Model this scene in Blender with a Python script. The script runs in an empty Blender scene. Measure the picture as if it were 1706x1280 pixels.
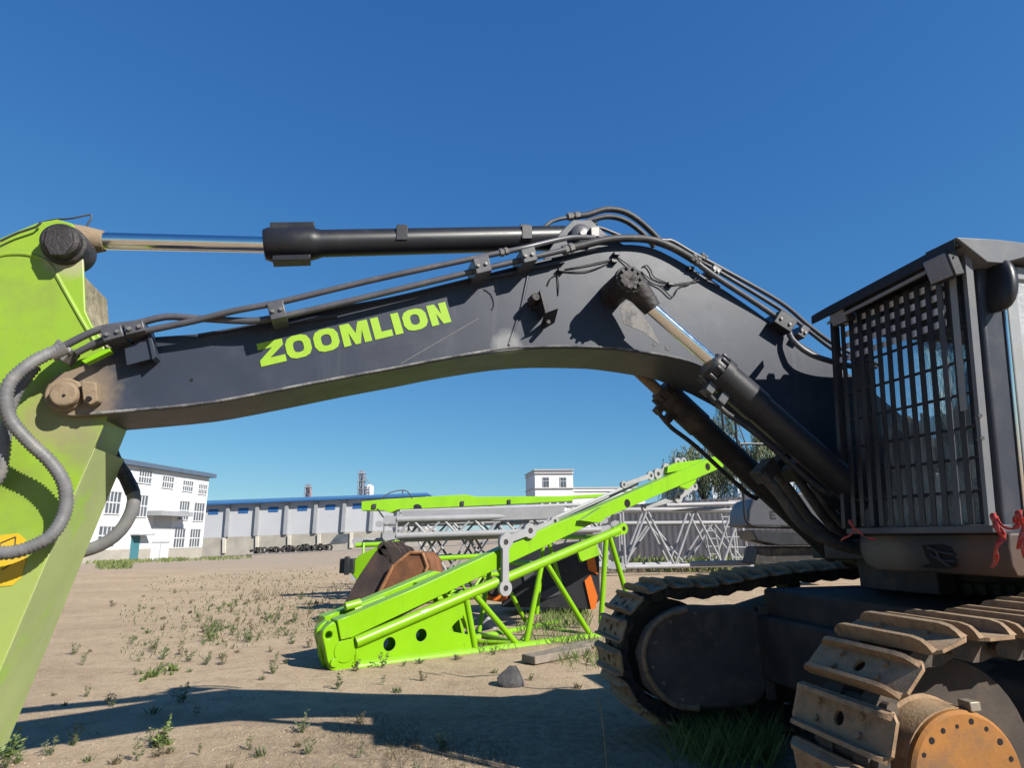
import bpy, bmesh, math, random
from mathutils import Vector, Matrix
random.seed(7)
rad = math.radians
S = bpy.context.scene
COL = S.collection
# ------------------------------------------------------------------ camera, sky, sun
H = 1.6; TH = rad(13.7); ROLL = rad(-0.6); F = 1047.0
cd = bpy.data.cameras.new("camera"); cam = bpy.data.objects.new("camera", cd); COL.objects.link(cam)
cd.sensor_width = 36.0; cd.lens = 36.0 * F / 1706.0; cd.clip_end = 6000; cd.clip_start = 0.05
cam.location = (0, 0, H)
cam.matrix_world = Matrix.Translation((0, 0, H)) @ Matrix.Rotation(rad(90) + TH, 4, 'X') @ Matrix.Rotation(ROLL, 4, 'Z')
S.camera = cam
S.render.resolution_x = 1024; S.render.resolution_y = 769
S.render.engine = 'CYCLES'
SUN = Vector((0.643, -0.503, 0.577)).normalized()
w = bpy.data.worlds.new("World"); S.world = w; w.use_nodes = True
nt = w.node_tree; nt.nodes.clear()
sky = nt.nodes.new("ShaderNodeTexSky"); sky.sky_type = 'NISHITA'; sky.sun_disc = False
sky.sun_elevation = math.asin(SUN.z); sky.sun_rotation = math.atan2(SUN.x, SUN.y)
sky.air_density = 1.0; sky.dust_density = 0.0; sky.ozone_density = 3.5; sky.altitude = 800
bg = nt.nodes.new("ShaderNodeBackground"); bg.inputs[1].default_value = 0.077
wo = nt.nodes.new("ShaderNodeOutputWorld")
# clear dry-air sky: deep blue that pales only gently towards the horizon
spx = nt.nodes.new("ShaderNodeSeparateColor"); cmb = nt.nodes.new("ShaderNodeCombineColor"); nt.links.new(sky.outputs[0], spx.inputs[0])
for i_, (ref, val, pw) in enumerate(((0.768, 0.295, 1.0), (1.395, 1.17, 0.74), (2.76, 3.15, 0.45))):
    dv = nt.nodes.new("ShaderNodeMath"); dv.operation = 'DIVIDE'; dv.inputs[1].default_value = ref; nt.links.new(spx.outputs[i_], dv.inputs[0])
    pw_ = nt.nodes.new("ShaderNodeMath"); pw_.operation = 'POWER'; pw_.inputs[1].default_value = pw; nt.links.new(dv.outputs[0], pw_.inputs[0])
    ml = nt.nodes.new("ShaderNodeMath"); ml.operation = 'MULTIPLY'; ml.inputs[1].default_value = val; nt.links.new(pw_.outputs[0], ml.inputs[0]); nt.links.new(ml.outputs[0], cmb.inputs[i_])
nt.links.new(cmb.outputs[0], bg.inputs[0]); nt.links.new(bg.outputs[0], wo.inputs[0])
ld = bpy.data.lights.new("sun", 'SUN'); ld.energy = 5.0; ld.angle = rad(0.5); ld.color = (1.0, 0.95, 0.87)
lo = bpy.data.objects.new("sun", ld); COL.objects.link(lo)
lo.rotation_euler = SUN.to_track_quat('Z', 'Y').to_euler(); lo.location = (20, -20, 30)
S.view_settings.view_transform = 'Standard'; S.view_settings.look = 'None'
S.view_settings.exposure = 0.92; S.view_settings.gamma = 1.0

# ------------------------------------------------------------------ measuring helpers (photo point -> point in the place)
cT, sT = math.cos(TH), math.sin(TH); cR, sR = math.cos(ROLL), math.sin(ROLL)
A15 = rad(15); c15, s15 = math.cos(A15), math.sin(A15)
def ray(px, py):
    x = (px - 853) / F; y = (640 - py) / F
    u = x * cR - y * sR; v = x * sR + y * cR
    return Vector((u, cT - v * sT, sT + v * cT))
def atY(px, py, Y):
    d = ray(px, py); return d * (Y / d.y) + Vector((0, 0, H))
def G(px, py, z=0.0):
    d = ray(px, py); return d * ((z - H) / d.z) + Vector((0, 0, H))
def L(px, py, n):                       # point on the plane n = const of the excavator frame: (a, n, z)
    d = ray(px, py); k = n / (-d.x * s15 + d.y * c15); p = d * k
    return Vector((p.x * c15 + p.y * s15, n, p.z + H))
def LA(px, py, a):
    d = ray(px, py); k = a / (d.x * c15 + d.y * s15); p = d * k
    return Vector((a, -p.x * s15 + p.y * c15, p.z + H))
def W(p):                               # excavator frame -> world
    return Vector((p[0] * c15 - p[1] * s15, p[0] * s15 + p[1] * c15, p[2]))
def smooth(t): t = max(0, min(1, t)); return t * t * (3 - 2 * t)
def gz(x, y):                           # ground height
    far = smooth((y - 35) / 45) * (0.035 * max(-60, min(60, x + 26)))
    near = 0.010 * math.sin(x * 0.9 + 0.4 * y) * math.sin(y * 0.7 - 0.3 * x) + 0.005 * math.sin(2.7 * x + 1.3 * y)
    return far + near * smooth((y - 2) / 3)

# ------------------------------------------------------------------ mesh helpers
class MB:
    def __init__(s): s.v = []; s.f = []
    def add(s, vs, fs):
        o = len(s.v); s.v += [Vector(p) for p in vs]; s.f += [[i + o for i in f] for f in fs]; return s
    def box(s, lo, hi, tf=None):
        x0, y0, z0 = lo; x1, y1, z1 = hi
        vs = [(x0,y0,z0),(x1,y0,z0),(x1,y1,z0),(x0,y1,z0),(x0,y0,z1),(x1,y0,z1),(x1,y1,z1),(x0,y1,z1)]
        if tf: vs = [tf(p) for p in vs]
        return s.add(vs, [[3,2,1,0],[4,5,6,7],[0,1,5,4],[1,2,6,5],[2,3,7,6],[3,0,4,7]])
    def obox(s, c, ax, ay, az):         # oriented box: centre and three half vectors
        c = Vector(c); vs = []
        for k in (-1, 1):
            for (i, j) in ((-1,-1),(1,-1),(1,1),(-1,1)): vs.append(c + ax * i + ay * j + az * k)
        return s.add(vs, [[3,2,1,0],[4,5,6,7],[0,1,5,4],[1,2,6,5],[2,3,7,6],[3,0,4,7]])
    def prism(s, pts, off):             # polygon (3D points) pushed along off
        off = Vector(off); n = len(pts); P = [Vector(p) for p in pts]
        vs = P + [p + off for p in P]
        nrm = Vector((0,0,0))
        for i in range(n): nrm += P[i].cross(P[(i+1) % n])
        fl = nrm.dot(off) > 0
        fs = [list(range(n)), [2*n-1-i for i in range(n)]] + [[i+n, (i+1) % n + n, (i+1) % n, i] for i in range(n)]
        if not fl: fs = [f for f in fs]
        if fl: fs = [f[::-1] for f in fs]
        return s.add(vs, fs)
    def plate(s, outer, holes, off):    # polygon with holes pushed along off
        off = Vector(off); bm = bmesh.new(); es = []; loops = []
        for lp in [outer] + holes:
            vv = [bm.verts.new(p) for p in lp]; loops.append(vv)
            for i in range(len(vv)): es.append(bm.edges.new((vv[i], vv[(i+1) % len(vv)])))
        bmesh.ops.triangle_fill(bm, use_beauty=True, use_dissolve=False, edges=es)
        bm.verts.index_update(); n = len(bm.verts)
        vs = [v.co.copy() for v in bm.verts]; tri = [[v.index for v in f.verts] for f in bm.faces]
        fs = tri + [[i + n for i in t[::-1]] for t in tri]
        for vv in loops:
            for i in range(len(vv)):
                a = vv[i].index; b = vv[(i+1) % len(vv)].index; fs.append([a, b, b + n, a + n])
        bm.free(); return s.add(vs + [v + off for v in vs], fs)
    def tube(s, path, r, seg=10, caps=True):
        path = [Vector(p) for p in path]; n = len(path)
        rs = r if isinstance(r, (list, tuple)) else [r] * n
        up = None; vs = []; fs = []
        for i, p in enumerate(path):
            t = (path[min(i+1, n-1)] - path[max(i-1, 0)])
            if t.length < 1e-9: t = Vector((0,0,1))
            t.normalize()
            if up is None:
                up = Vector((0,0,1)) if abs(t.z) < 0.9 else Vector((1,0,0))
            sd = t.cross(up)
            if sd.length < 1e-6: sd = t.orthogonal()
            sd.normalize(); up = sd.cross(t).normalized()
            for k in range(seg):
                an = 2 * math.pi * k / seg
                vs.append(p + (sd * math.cos(an) + up * math.sin(an)) * rs[i])
        for i in range(n - 1):
            for k in range(seg):
                k2 = (k + 1) % seg
                fs.append([i*seg+k, i*seg+k2, (i+1)*seg+k2, (i+1)*seg+k])
        if caps: fs.append(list(range(seg))[::-1]); fs.append([(n-1)*seg+k for k in range(seg)])
        return s.add(vs, fs)
    def lathe(s, p0, axis, prof, seg=32):   # prof: (distance along axis, radius)
        p0 = Vector(p0); axis = Vector(axis).normalized()
        return s.tube([p0 + axis * d for d, r in prof], [max(r, 1e-4) for d, r in prof], seg) if False else s._lathe(p0, axis, prof, seg)
    def _lathe(s, p0, ax, prof, seg):
        sd = ax.orthogonal().normalized(); up = sd.cross(ax); vs = []; fs = []
        for d, r in prof:
            for k in range(seg):
                an = 2 * math.pi * k / seg
                vs.append(p0 + ax * d + (sd * math.cos(an) + up * math.sin(an)) * max(r, 1e-4))
        n = len(prof)
        for i in range(n - 1):
            for k in range(seg):
                k2 = (k + 1) % seg; fs.append([i*seg+k2, i*seg+k, (i+1)*seg+k, (i+1)*seg+k2])
        fs.append(list(range(seg))); fs.append([(n-1)*seg+k for k in range(seg)][::-1])
        return s.add(vs, fs)
    def build(s, name, m, parent=None, sharp=38, bevel=0.0, origin=None):
        root = parent
        while root is not None and root.parent is not None: root = root.parent
        inv = ROOTS[root.name] if root is not None else Matrix.Translation(-Vector(origin or (0,0,0)))
        me = bpy.data.meshes.new(name); me.from_pydata([inv @ v for v in s.v], [], s.f); me.validate()
        bm = bmesh.new(); bm.from_mesh(me); bmesh.ops.recalc_face_normals(bm, faces=bm.faces); bm.to_mesh(me); bm.free()
        for p in me.polygons: p.use_smooth = True
        me.set_sharp_from_angle(angle=rad(sharp))
        o = bpy.data.objects.new(name, me); COL.objects.link(o)
        if m is not None: me.materials.append(m)
        if parent is not None: o.parent = parent
        else:
            o.location = Vector(origin or (0,0,0)); ROOTS[o.name] = Matrix.Translation(-Vector(origin or (0,0,0)))
        if bevel:
            b = o.modifiers.new("bevel", 'BEVEL'); b.width = bevel; b.segments = 2; b.limit_method = 'ANGLE'; b.angle_limit = rad(40)
            b.harden_normals = False
        return o
ROOTS = {}
def tag(o, label=None, cat=None, group=None, kind=None):
    if label: o["label"] = label
    if cat: o["category"] = cat
    if group: o["group"] = group
    if kind: o["kind"] = kind
    return o
def empty(name, loc, label, cat, group=None, rz=0.0):
    o = bpy.data.objects.new(name, None); COL.objects.link(o); o.empty_display_size = 0.3
    o.location = loc; o.rotation_euler = (0, 0, rz)
    ROOTS[o.name] = (Matrix.Translation(loc) @ Matrix.Rotation(rz, 4, 'Z')).inverted()
    return tag(o, label, cat, group)
def spline(pts, step=0.03):             # Catmull-Rom through points
    P = [Vector(p) for p in pts]; out = []
    for i in range(len(P) - 1):
        p0 = P[max(i-1, 0)]; p1 = P[i]; p2 = P[i+1]; p3 = P[min(i+2, len(P)-1)]
        n = max(2, int((p2 - p1).length / step))
        for k in range(n):
            t = k / n
            out.append(0.5 * ((2*p1) + (p2-p0)*t + (2*p0-5*p1+4*p2-p3)*t*t + (3*p1-p0-3*p2+p3)*t*t*t))
    out.append(P[-1]); return out
def circ(c, ex, ey, r, n=24):
    c = Vector(c); return [c + ex * (r * math.cos(2*math.pi*k/n)) + ey * (r * math.sin(2*math.pi*k/n)) for k in range(n)]
def lobe(p0, p1, r0, r1, nrm, seg=10, waist=None):  # rounded link outline from p0 to p1
    p0 = Vector(p0); p1 = Vector(p1); t = (p1 - p0).normalized(); b = Vector(nrm).cross(t).normalized(); out = []
    for k in range(seg + 1):
        an = rad(-60) - rad(240) * k / seg; out.append(p0 + t * (r0 * math.cos(an)) + b * (r0 * math.sin(an)))
    for k in range(seg + 1):
        an = rad(120) - rad(240) * k / seg; out.append(p1 + t * (r1 * math.cos(an)) + b * (r1 * math.sin(an)))
    return out

# ------------------------------------------------------------------ materials
KA = 0.72
def mat(name, col, rough=0.5, metal=0.0, var=0.18, vs=3.0, dirt=None, bump=0.0, bs=40.0, spec=0.32, coat=0.0, streak=None, topdust=None, spot=None, chips=None):
    sc3 = lambda q: tuple(x * KA for x in q)
    if metal < 0.9: col = sc3(col)
    if dirt: dirt = (sc3(dirt[0]), *dirt[1:])
    if streak: streak = (sc3(streak[0]), *streak[1:])
    if topdust: topdust = (sc3(topdust[0]), topdust[1])
    spot = [(q[0], q[1], sc3(q[2]), q[3]) for q in (spot or [])]
    m = bpy.data.materials.new(name); m.use_nodes = True; t = m.node_tree; N = t.nodes; K = t.links
    p = N["Principled BSDF"]; tc = N.new("ShaderNodeTexCoord")
    p.inputs["Metallic"].default_value = metal; p.inputs["Specular IOR Level"].default_value = spec
    p.inputs["Coat Weight"].default_value = coat
    def noise(sc, det=5, rg=0.6, src=None):
        n = N.new("ShaderNodeTexNoise"); n.inputs["Scale"].default_value = sc; n.inputs["Detail"].default_value = det
        n.inputs["Roughness"].default_value = rg; K.new(src or tc.outputs["Object"], n.inputs["Vector"]); return n
    def ramp(src, a, b):
        r = N.new("ShaderNodeMapRange"); r.inputs[1].default_value = a; r.inputs[2].default_value = b; r.clamp = True
        K.new(src, r.inputs[0]); return r
    def mix(fac, A, B):
        x = N.new("ShaderNodeMix"); x.data_type = 'RGBA'; K.new(fac, x.inputs[0])
        if isinstance(A, tuple): x.inputs[6].default_value = (*A, 1)
        else: K.new(A, x.inputs[6])
        if isinstance(B, tuple): x.inputs[7].default_value = (*B, 1)
        else: K.new(B, x.inputs[7])
        return x.outputs[2]
    n1 = noise(vs); r1 = ramp(n1.outputs[0], 0.3, 0.7)
    lo = tuple(x * (1 - var) for x in col); hi = tuple(min(1, x * (1 + var)) for x in col)
    cur = mix(r1.outputs[0], lo, hi)
    rfac = None
    if streak:                                       # (colour, amount, scale): run marks down the faces
        mp = N.new("ShaderNodeMapping"); mp.inputs["Scale"].default_value = (streak[2], streak[2], streak[2] * 0.08)
        K.new(tc.outputs["Object"], mp.inputs[0]); ns = noise(1.0, 6, 0.7, mp.outputs[0])
        rs = ramp(ns.outputs[0], 0.56, 0.75); mu = N.new("ShaderNodeMath"); mu.operation = 'MULTIPLY'
        mu.inputs[1].default_value = streak[1]; K.new(rs.outputs[0], mu.inputs[0]); cur = mix(mu.outputs[0], cur, streak[0])
    if dirt:                                         # (colour, amount, scale, threshold)
        nd = noise(dirt[2], 8, 0.68); rd = ramp(nd.outputs[0], dirt[3], dirt[3] + 0.16)
        mu = N.new("ShaderNodeMath"); mu.operation = 'MULTIPLY'; mu.inputs[1].default_value = dirt[1]
        K.new(rd.outputs[0], mu.inputs[0]); cur = mix(mu.outputs[0], cur, dirt[0]); rfac = mu.outputs[0]
    if chips:                                        # small worn flecks and scrapes
        mc = N.new("ShaderNodeMapping"); mc.inputs["Scale"].default_value = (chips[2], chips[2], chips[2] * 0.45); mc.inputs["Rotation"].default_value = (0.3, 0.9, 0.2)
        K.new(tc.outputs["Object"], mc.inputs[0]); nc_ = noise(1.0, 9, 0.75, mc.outputs[0]); rc_ = ramp(nc_.outputs[0], chips[3], chips[3] + 0.03)
        mu = N.new("ShaderNodeMath"); mu.operation = 'MULTIPLY'; mu.inputs[1].default_value = chips[1]; K.new(rc_.outputs[0], mu.inputs[0]); cur = mix(mu.outputs[0], cur, tuple(x * KA for x in chips[0]))
    for sp in (spot or []):                          # (world point in object space, radius, colour, amount): caked dust round a pin
        vm = N.new("ShaderNodeVectorMath"); vm.operation = 'DISTANCE'; K.new(tc.outputs["Object"], vm.inputs[0]); vm.inputs[1].default_value = sp[0]
        nn = noise(9.0, 6, 0.7); ad = N.new("ShaderNodeMath"); ad.operation = 'MULTIPLY_ADD'; ad.inputs[1].default_value = sp[1] * 0.9; K.new(nn.outputs[0], ad.inputs[0]); K.new(vm.outputs["Value"], ad.inputs[2])
        rr = ramp(ad.outputs[0], sp[1] * 1.55, sp[1] * 1.0); mu = N.new("ShaderNodeMath"); mu.operation = 'MULTIPLY'; mu.inputs[1].default_value = sp[3]
        K.new(rr.outputs[0], mu.inputs[0]); cur = mix(mu.outputs[0], cur, sp[2])
    if topdust:                                      # dust that settles on upward faces
        ge = N.new("ShaderNodeNewGeometry"); sx = N.new("ShaderNodeSeparateXYZ"); K.new(ge.outputs["True Normal"], sx.inputs[0])
        rt = ramp(sx.outputs[2], 0.3, 0.95); nn = noise(7.0, 6, 0.7); rn = ramp(nn.outputs[0], 0.3, 0.65)
        mu = N.new("ShaderNodeMath"); mu.operation = 'MULTIPLY'; K.new(rt.outputs[0], mu.inputs[0]); K.new(rn.outputs[0], mu.inputs[1])
        m2 = N.new("ShaderNodeMath"); m2.operation = 'MULTIPLY'; m2.inputs[1].default_value = topdust[1]; K.new(mu.outputs[0], m2.inputs[0])
        cur = mix(m2.outputs[0], cur, topdust[0])
    K.new(cur, p.inputs["Base Color"])
    nr = noise(vs * 4, 6, 0.7); rr = N.new("ShaderNodeMapRange"); rr.inputs[3].default_value = max(0.02, rough - 0.1); rr.inputs[4].default_value = min(1, rough + 0.12)
    K.new(nr.outputs[0], rr.inputs[0]); K.new(rr.outputs[0], p.inputs["Roughness"])
    if bump:
        nb = noise(bs, 6, 0.65); b = N.new("ShaderNodeBump"); b.inputs["Strength"].default_value = bump; b.inputs["Distance"].default_value = 0.02
        K.new(nb.outputs[0], b.inputs["Height"]); K.new(b.outputs[0], p.inputs["Normal"])
    return m
DUST = (0.36, 0.28, 0.19)
EXC_LOC = W((4.6, 3.85, 0))
def EO(a, n, z): return (a - 4.6, n - 3.85, z)      # excavator frame -> object space of its parts
tipL = L(104, 658, 3.57)
M = {}
M['boom'] = mat("boom_paint", (0.031, 0.038, 0.058), 0.45, 0, 0.15, 1.6, dirt=((0.075, 0.083, 0.105), 0.45, 2.6, 0.54), bump=0.012, bs=30, chips=((0.2, 0.2, 0.2), 0.55, 9.0, 0.69), streak=((0.12, 0.125, 0.14), 0.35, 7.0),
    spot=[(EO(*tipL), 0.27, (0.27, 0.205, 0.14), 0.85), (EO(*L(845, 575, 3.57)), 0.10, (0.3, 0.3, 0.3), 0.6)])
M['black'] = mat("black_paint", (0.028, 0.029, 0.034), 0.4, 0, 0.2, 3, dirt=((0.12, 0.1, 0.085), 0.25, 6, 0.56), bump=0.05)
M['blackdusty'] = mat("dusty_black_steel", (0.035, 0.032, 0.032), 0.65, 0, 0.25, 3, dirt=((0.17, 0.13, 0.095), 0.5, 3.0, 0.5), bump=0.2, bs=30, topdust=(DUST, 0.5))
M['darkgrey'] = mat("cab_grey_paint", (0.085, 0.09, 0.105), 0.45, 0, 0.12, 2, dirt=((0.2, 0.18, 0.16), 0.3, 4, 0.55), bump=0.04)
M['roofgrey'] = mat("roof_mid_grey", (0.16, 0.165, 0.18), 0.45, 0, 0.15, 2, dirt=((0.26, 0.24, 0.21), 0.4, 5, 0.52), bump=0.04)
M['pillar'] = mat("pillar_dark_paint", (0.038, 0.043, 0.06), 0.45, 0, 0.12, 2, dirt=((0.1, 0.09, 0.085), 0.3, 4, 0.55), bump=0.04)
M['cabgrey'] = mat("cab_light_grey", (0.30, 0.315, 0.33), 0.4, 0, 0.12, 2, dirt=((0.35, 0.31, 0.26), 0.5, 5, 0.52), bump=0.04)
M['skirt'] = mat("rusty_skirt_paint", (0.055, 0.055, 0.06), 0.6, 0, 0.25, 3, dirt=((0.10, 0.055, 0.035), 0.6, 3.2, 0.5), bump=0.15, streak=((0.16, 0.13, 0.105), 0.5, 9), spot=[(EO(*LA(1640, 938, 3.12)), .26, (0.13, .07, .045), .6), (EO(*LA(1475, 940, 3.12)), .20, (0.2, .17, .135), .6), (EO(*LA(1560, 905, 3.12)), .18, (0.03, .03, .035), .7)])
M['silver'] = mat("plastic_film_silver", (0.50, 0.51, 0.52), 0.28, 0.0, 0.2, 9, dirt=((0.3, 0.31, 0.33), 0.5, 14, 0.5), bump=0.5, bs=22, coat=0.5)
M['green'] = mat("arm_green_paint", (0.255, 0.405, 0.035), 0.36, 0, 0.06, 1.2, chips=((0.15, 0.16, 0.08), 0.6, 6.0, 0.70), dirt=((0.20, 0.22, 0.07), 0.5, 1.7, 0.5), bump=0.04, streak=((0.26, 0.29, 0.10), 0.3, 5),
    spot=[(EO(*L(104, 690, 3.62)), 0.22, (0.30, 0.25, 0.15), 0.75), (EO(*L(20, 1050, 3.62)), 0.42, (0.34, 0.39, 0.13), 0.65), (EO(*L(120, 425, 3.62)), 0.14, (0.42, 0.37, 0.28), 0.8), (EO(*L(150, 752, 3.7)), 0.16, (0.24, 0.21, 0.13), 0.6)])
M['lime'] = mat("lime_paint", (0.215, 0.465, 0.004), 0.34, 0, 0.07, 1.4, dirt=((0.25, 0.36, 0.06), 0.45, 2.5, 0.56), bump=0.03, topdust=((0.3, 0.36, 0.13), 0.4), streak=((0.13, 0.21, 0.03), 0.5, 4.0), chips=((0.10, 0.10, 0.06), 0.7, 7.0, 0.68))
M['letter'] = mat("lettering_lime", (0.30, 0.50, 0.03), 0.5, 0, 0.06, 5, dirt=((0.25, 0.33, 0.08), 0.35, 12, 0.58))
M['chrome'] = mat("chrome_rod", (0.75, 0.74, 0.72), 0.10, 1.0, 0.05, 4, dirt=((0.45, 0.42, 0.38), 0.3, 20, 0.6))
M['rubber'] = mat("hose_rubber", (0.035, 0.035, 0.04), 0.55, 0, 0.3, 8, dirt=((0.16, 0.145, 0.125), 0.45, 9, 0.5), topdust=((0.2, 0.185, 0.17), 0.5))
M['dustyhose'] = mat("dusty_swing_hose", (0.07, 0.066, 0.064), 0.75, 0, 0.25, 6, dirt=((0.17, 0.15, 0.13), 0.7, 7, 0.45), topdust=((0.24, 0.215, 0.19), 0.6))
M['pipe'] = mat("pipe_grey", (0.085, 0.085, 0.098), 0.35, 0.0, 0.15, 8, dirt=((0.2, 0.18, 0.16), 0.4, 9, 0.52))
M['fitting'] = mat("zinc_fitting", (0.20, 0.195, 0.19), 0.45, 0.3, 0.2, 12, dirt=((0.2, 0.17, 0.13), 0.6, 20, 0.5))
M['conduit'] = mat("corrugated_hose_grey", (0.16, 0.16, 0.165), 0.5, 0, 0.2, 6, dirt=((0.28, 0.26, 0.23), 0.5, 8, 0.5))
M['pin'] = mat("greasy_pin", (0.045, 0.04, 0.04), 0.5, 0.2, 0.3, 10, dirt=((0.02, 0.018, 0.016), 0.8, 14, 0.5), bump=0.5, bs=35)
M['dustypin'] = mat("dust_caked_pin", (0.27, 0.20, 0.13), 0.85, 0, 0.25, 8, dirt=((0.13, 0.095, 0.06), 0.7, 8, 0.52), bump=0.3, bs=40)
M['shoe'] = mat("track_shoe_steel", (0.34, 0.215, 0.122), 0.72, 0.0, 0.22, 9, dirt=((0.12, 0.075, 0.045), 0.75, 11, 0.5), bump=0.3, bs=45, topdust=((0.42, 0.34, 0.23), 0.55))
M['motor'] = mat('dusty_motor_cover', (0.13, 0.10, 0.085), 0.8, 0, 0.25, 3, dirt=((0.24, 0.18, 0.135), 0.7, 4, 0.5), bump=0.25, topdust=(DUST, .5))
M['frame_dark'] = mat('dark_track_frame', (0.055, 0.042, 0.034), 0.8, 0, 0.3, 4, dirt=((0.10, 0.07, 0.045), 0.5, 4, 0.5), bump=0.2)
M['chain'] = mat("track_chain_steel", (0.06, 0.05, 0.042), 0.7, 0.0, 0.3, 6, dirt=((0.15, 0.11, 0.075), 0.6, 7, 0.5), bump=0.3)
M['orange'] = mat("rusty_orange_drive", (0.32, 0.135, 0.030), 0.75, 0, 0.2, 4, dirt=((0.19, 0.105, 0.055), 0.85, 5, 0.47), chips=((0.08, 0.05, 0.03), 0.7, 14.0, 0.66), bump=0.15, streak=((0.06, 0.03, 0.02), 0.4, 4))
M['bolt'] = mat("bolt_steel", (0.33, 0.28, 0.22), 0.5, 0.4, 0.2, 30)
M['hole'] = mat("open_hole_dark", (0.012, 0.010, 0.010), 0.9, 0, 0.1, 5)
M['grey'] = mat("lattice_grey_paint", (0.33, 0.33, 0.34), 0.45, 0, 0.1, 2, dirt=((0.25, 0.24, 0.22), 0.4, 5, 0.55))
M['link'] = mat("link_grey_paint", (0.33, 0.33, 0.335), 0.5, 0, 0.12, 3, dirt=((0.22, 0.2, 0.18), 0.5, 6, 0.53))
M['rust'] = mat("rusty_bucket", (0.20, 0.082, 0.036), 0.8, 0, 0.3, 4, dirt=((0.12, 0.055, 0.03), 0.8, 3, 0.48), bump=0.2)
M['darkrust'] = mat("dark_bucket_steel", (0.05, 0.036, 0.033), 0.7, 0, 0.3, 4, dirt=((0.14, 0.06, 0.035), 0.5, 4, 0.55), bump=0.2)
M['white'] = mat("white_render", (0.78, 0.79, 0.80), 0.8, 0, 0.04, 0.3, dirt=((0.70, 0.71, 0.72), 0.4, 0.6, 0.55))
M['panel'] = mat("warehouse_panel", (0.50, 0.51, 0.535), 0.7, 0, 0.05, 0.3, streak=((0.5, 0.52, 0.56), 0.4, 1.5))
M['pil'] = mat("grey_pilaster", (0.33, 0.34, 0.36), 0.7, 0, 0.1, 1)
M['conc'] = mat("concrete_plinth", (0.40, 0.37, 0.32), 0.9, 0, 0.15, 0.5, dirt=((0.3, 0.27, 0.23), 0.5, 0.8, 0.5))
M['bluer'] = mat("blue_roof", (0.07, 0.20, 0.38), 0.5, 0, 0.08, 0.4)
M['bluef'] = mat("blue_fascia", (0.035, 0.13, 0.33), 0.5, 0, 0.08, 0.4)
M['bluew'] = mat("blue_window", (0.03, 0.13, 0.36), 0.25, 0, 0.2, 0.6)
M['roofedge'] = mat("slate_roof_edge", (0.09, 0.13, 0.19), 0.6, 0, 0.1, 1)
M['frame'] = mat("window_frame", (0.62, 0.63, 0.65), 0.5, 0, 0.1, 2)
M['pane'] = mat("dark_pane", (0.10, 0.115, 0.135), 0.15, 0, 0.3, 0.7)
M['teal'] = mat("teal_door", (0.06, 0.20, 0.24), 0.5, 0, 0.1, 2)
M['gate'] = mat("pale_steel_gate", (0.60, 0.61, 0.62), 0.6, 0, 0.06, 1, streak=((0.45, 0.45, 0.46), 0.4, 3))
M['tyre'] = mat("tyre_rubber", (0.035, 0.034, 0.034), 0.8, 0, 0.3, 3, topdust=(DUST, 0.4))
M['bark'] = mat("bark", (0.11, 0.085, 0.06), 0.9, 0, 0.3, 5, bump=0.5, bs=20)
M['wood'] = mat("weathered_timber", (0.24, 0.20, 0.16), 0.85, 0, 0.25, 6, bump=0.3, bs=20)
M['rock'] = mat("dark_stone", (0.09, 0.085, 0.085), 0.9, 0, 0.3, 6, bump=0.6, bs=15)
M['ribbon'] = mat("red_ribbon", (0.50, 0.045, 0.035), 0.4, 0, 0.2, 20, dirt=((0.62, 0.25, 0.22), 0.6, 30, 0.5))
M['sticker'] = mat("yellow_sticker", (0.66, 0.42, 0.02), 0.5, 0, 0.08, 4, dirt=((0.4, 0.34, 0.12), 0.6, 8, 0.52))
M['lampglass'] = mat("work_lamp_lens", (0.30, 0.29, 0.31), 0.25, 0, 0.1, 30, bump=0.4, bs=90)
M['seat'] = mat("seat_vinyl", (0.03, 0.03, 0.034), 0.6, 0, 0.2, 5)
M['orangep'] = mat("orange_paint", (0.75, 0.17, 0.02), 0.45, 0, 0.1, 2, dirt=((0.3, 0.12, 0.05), 0.5, 4, 0.55))
M['slatewall'] = mat("slate_grey_sheet", (0.048, 0.047, 0.060), 0.6, 0, 0.1, 0.5, streak=((0.075, 0.075, 0.085), 0.5, 1.2), dirt=((0.07, 0.066, 0.066), 0.4, 0.8, 0.5))
M['pale'] = mat("pale_grey_paint", (0.085, 0.087, 0.098), 0.45, 0, 0.08, 1.0)
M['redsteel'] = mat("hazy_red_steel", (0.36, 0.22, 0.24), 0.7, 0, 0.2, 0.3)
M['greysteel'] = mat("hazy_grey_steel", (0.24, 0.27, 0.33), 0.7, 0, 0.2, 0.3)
def leafmat(name, a, b, tr=0.25):
    m = bpy.data.materials.new(name); m.use_nodes = True; t = m.node_tree; N = t.nodes; K = t.links; p = N["Principled BSDF"]
    ge = N.new("ShaderNodeNewGeometry"); x = N.new("ShaderNodeMix"); x.data_type = 'RGBA'
    a = tuple(q * 0.85 for q in a); b = tuple(q * 0.85 for q in b)
    x.inputs[6].default_value = (*a, 1); x.inputs[7].default_value = (*b, 1); K.new(ge.outputs["Random Per Island"], x.inputs[0])
    K.new(x.outputs[2], p.inputs["Base Color"]); p.inputs["Roughness"].default_value = 0.55
    tl = N.new("ShaderNodeBsdfTranslucent"); K.new(x.outputs[2], tl.inputs[0]); ms = N.new("ShaderNodeMixShader"); ms.inputs[0].default_value = tr
    K.new(p.outputs[0], ms.inputs[1]); K.new(tl.outputs[0], ms.inputs[2]); K.new(ms.outputs[0], N["Material Output"].inputs[0])
    return m
M['leaf'] = leafmat("willow_leaf", (0.085, 0.115, 0.05), (0.24, 0.28, 0.16), 0.4)
M['weed'] = leafmat("weed_leaf", (0.085, 0.11, 0.045), (0.17, 0.195, 0.09))
M['weedbright'] = leafmat("fresh_weed_leaf", (0.09, 0.14, 0.03), (0.19, 0.25, 0.07))
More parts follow.
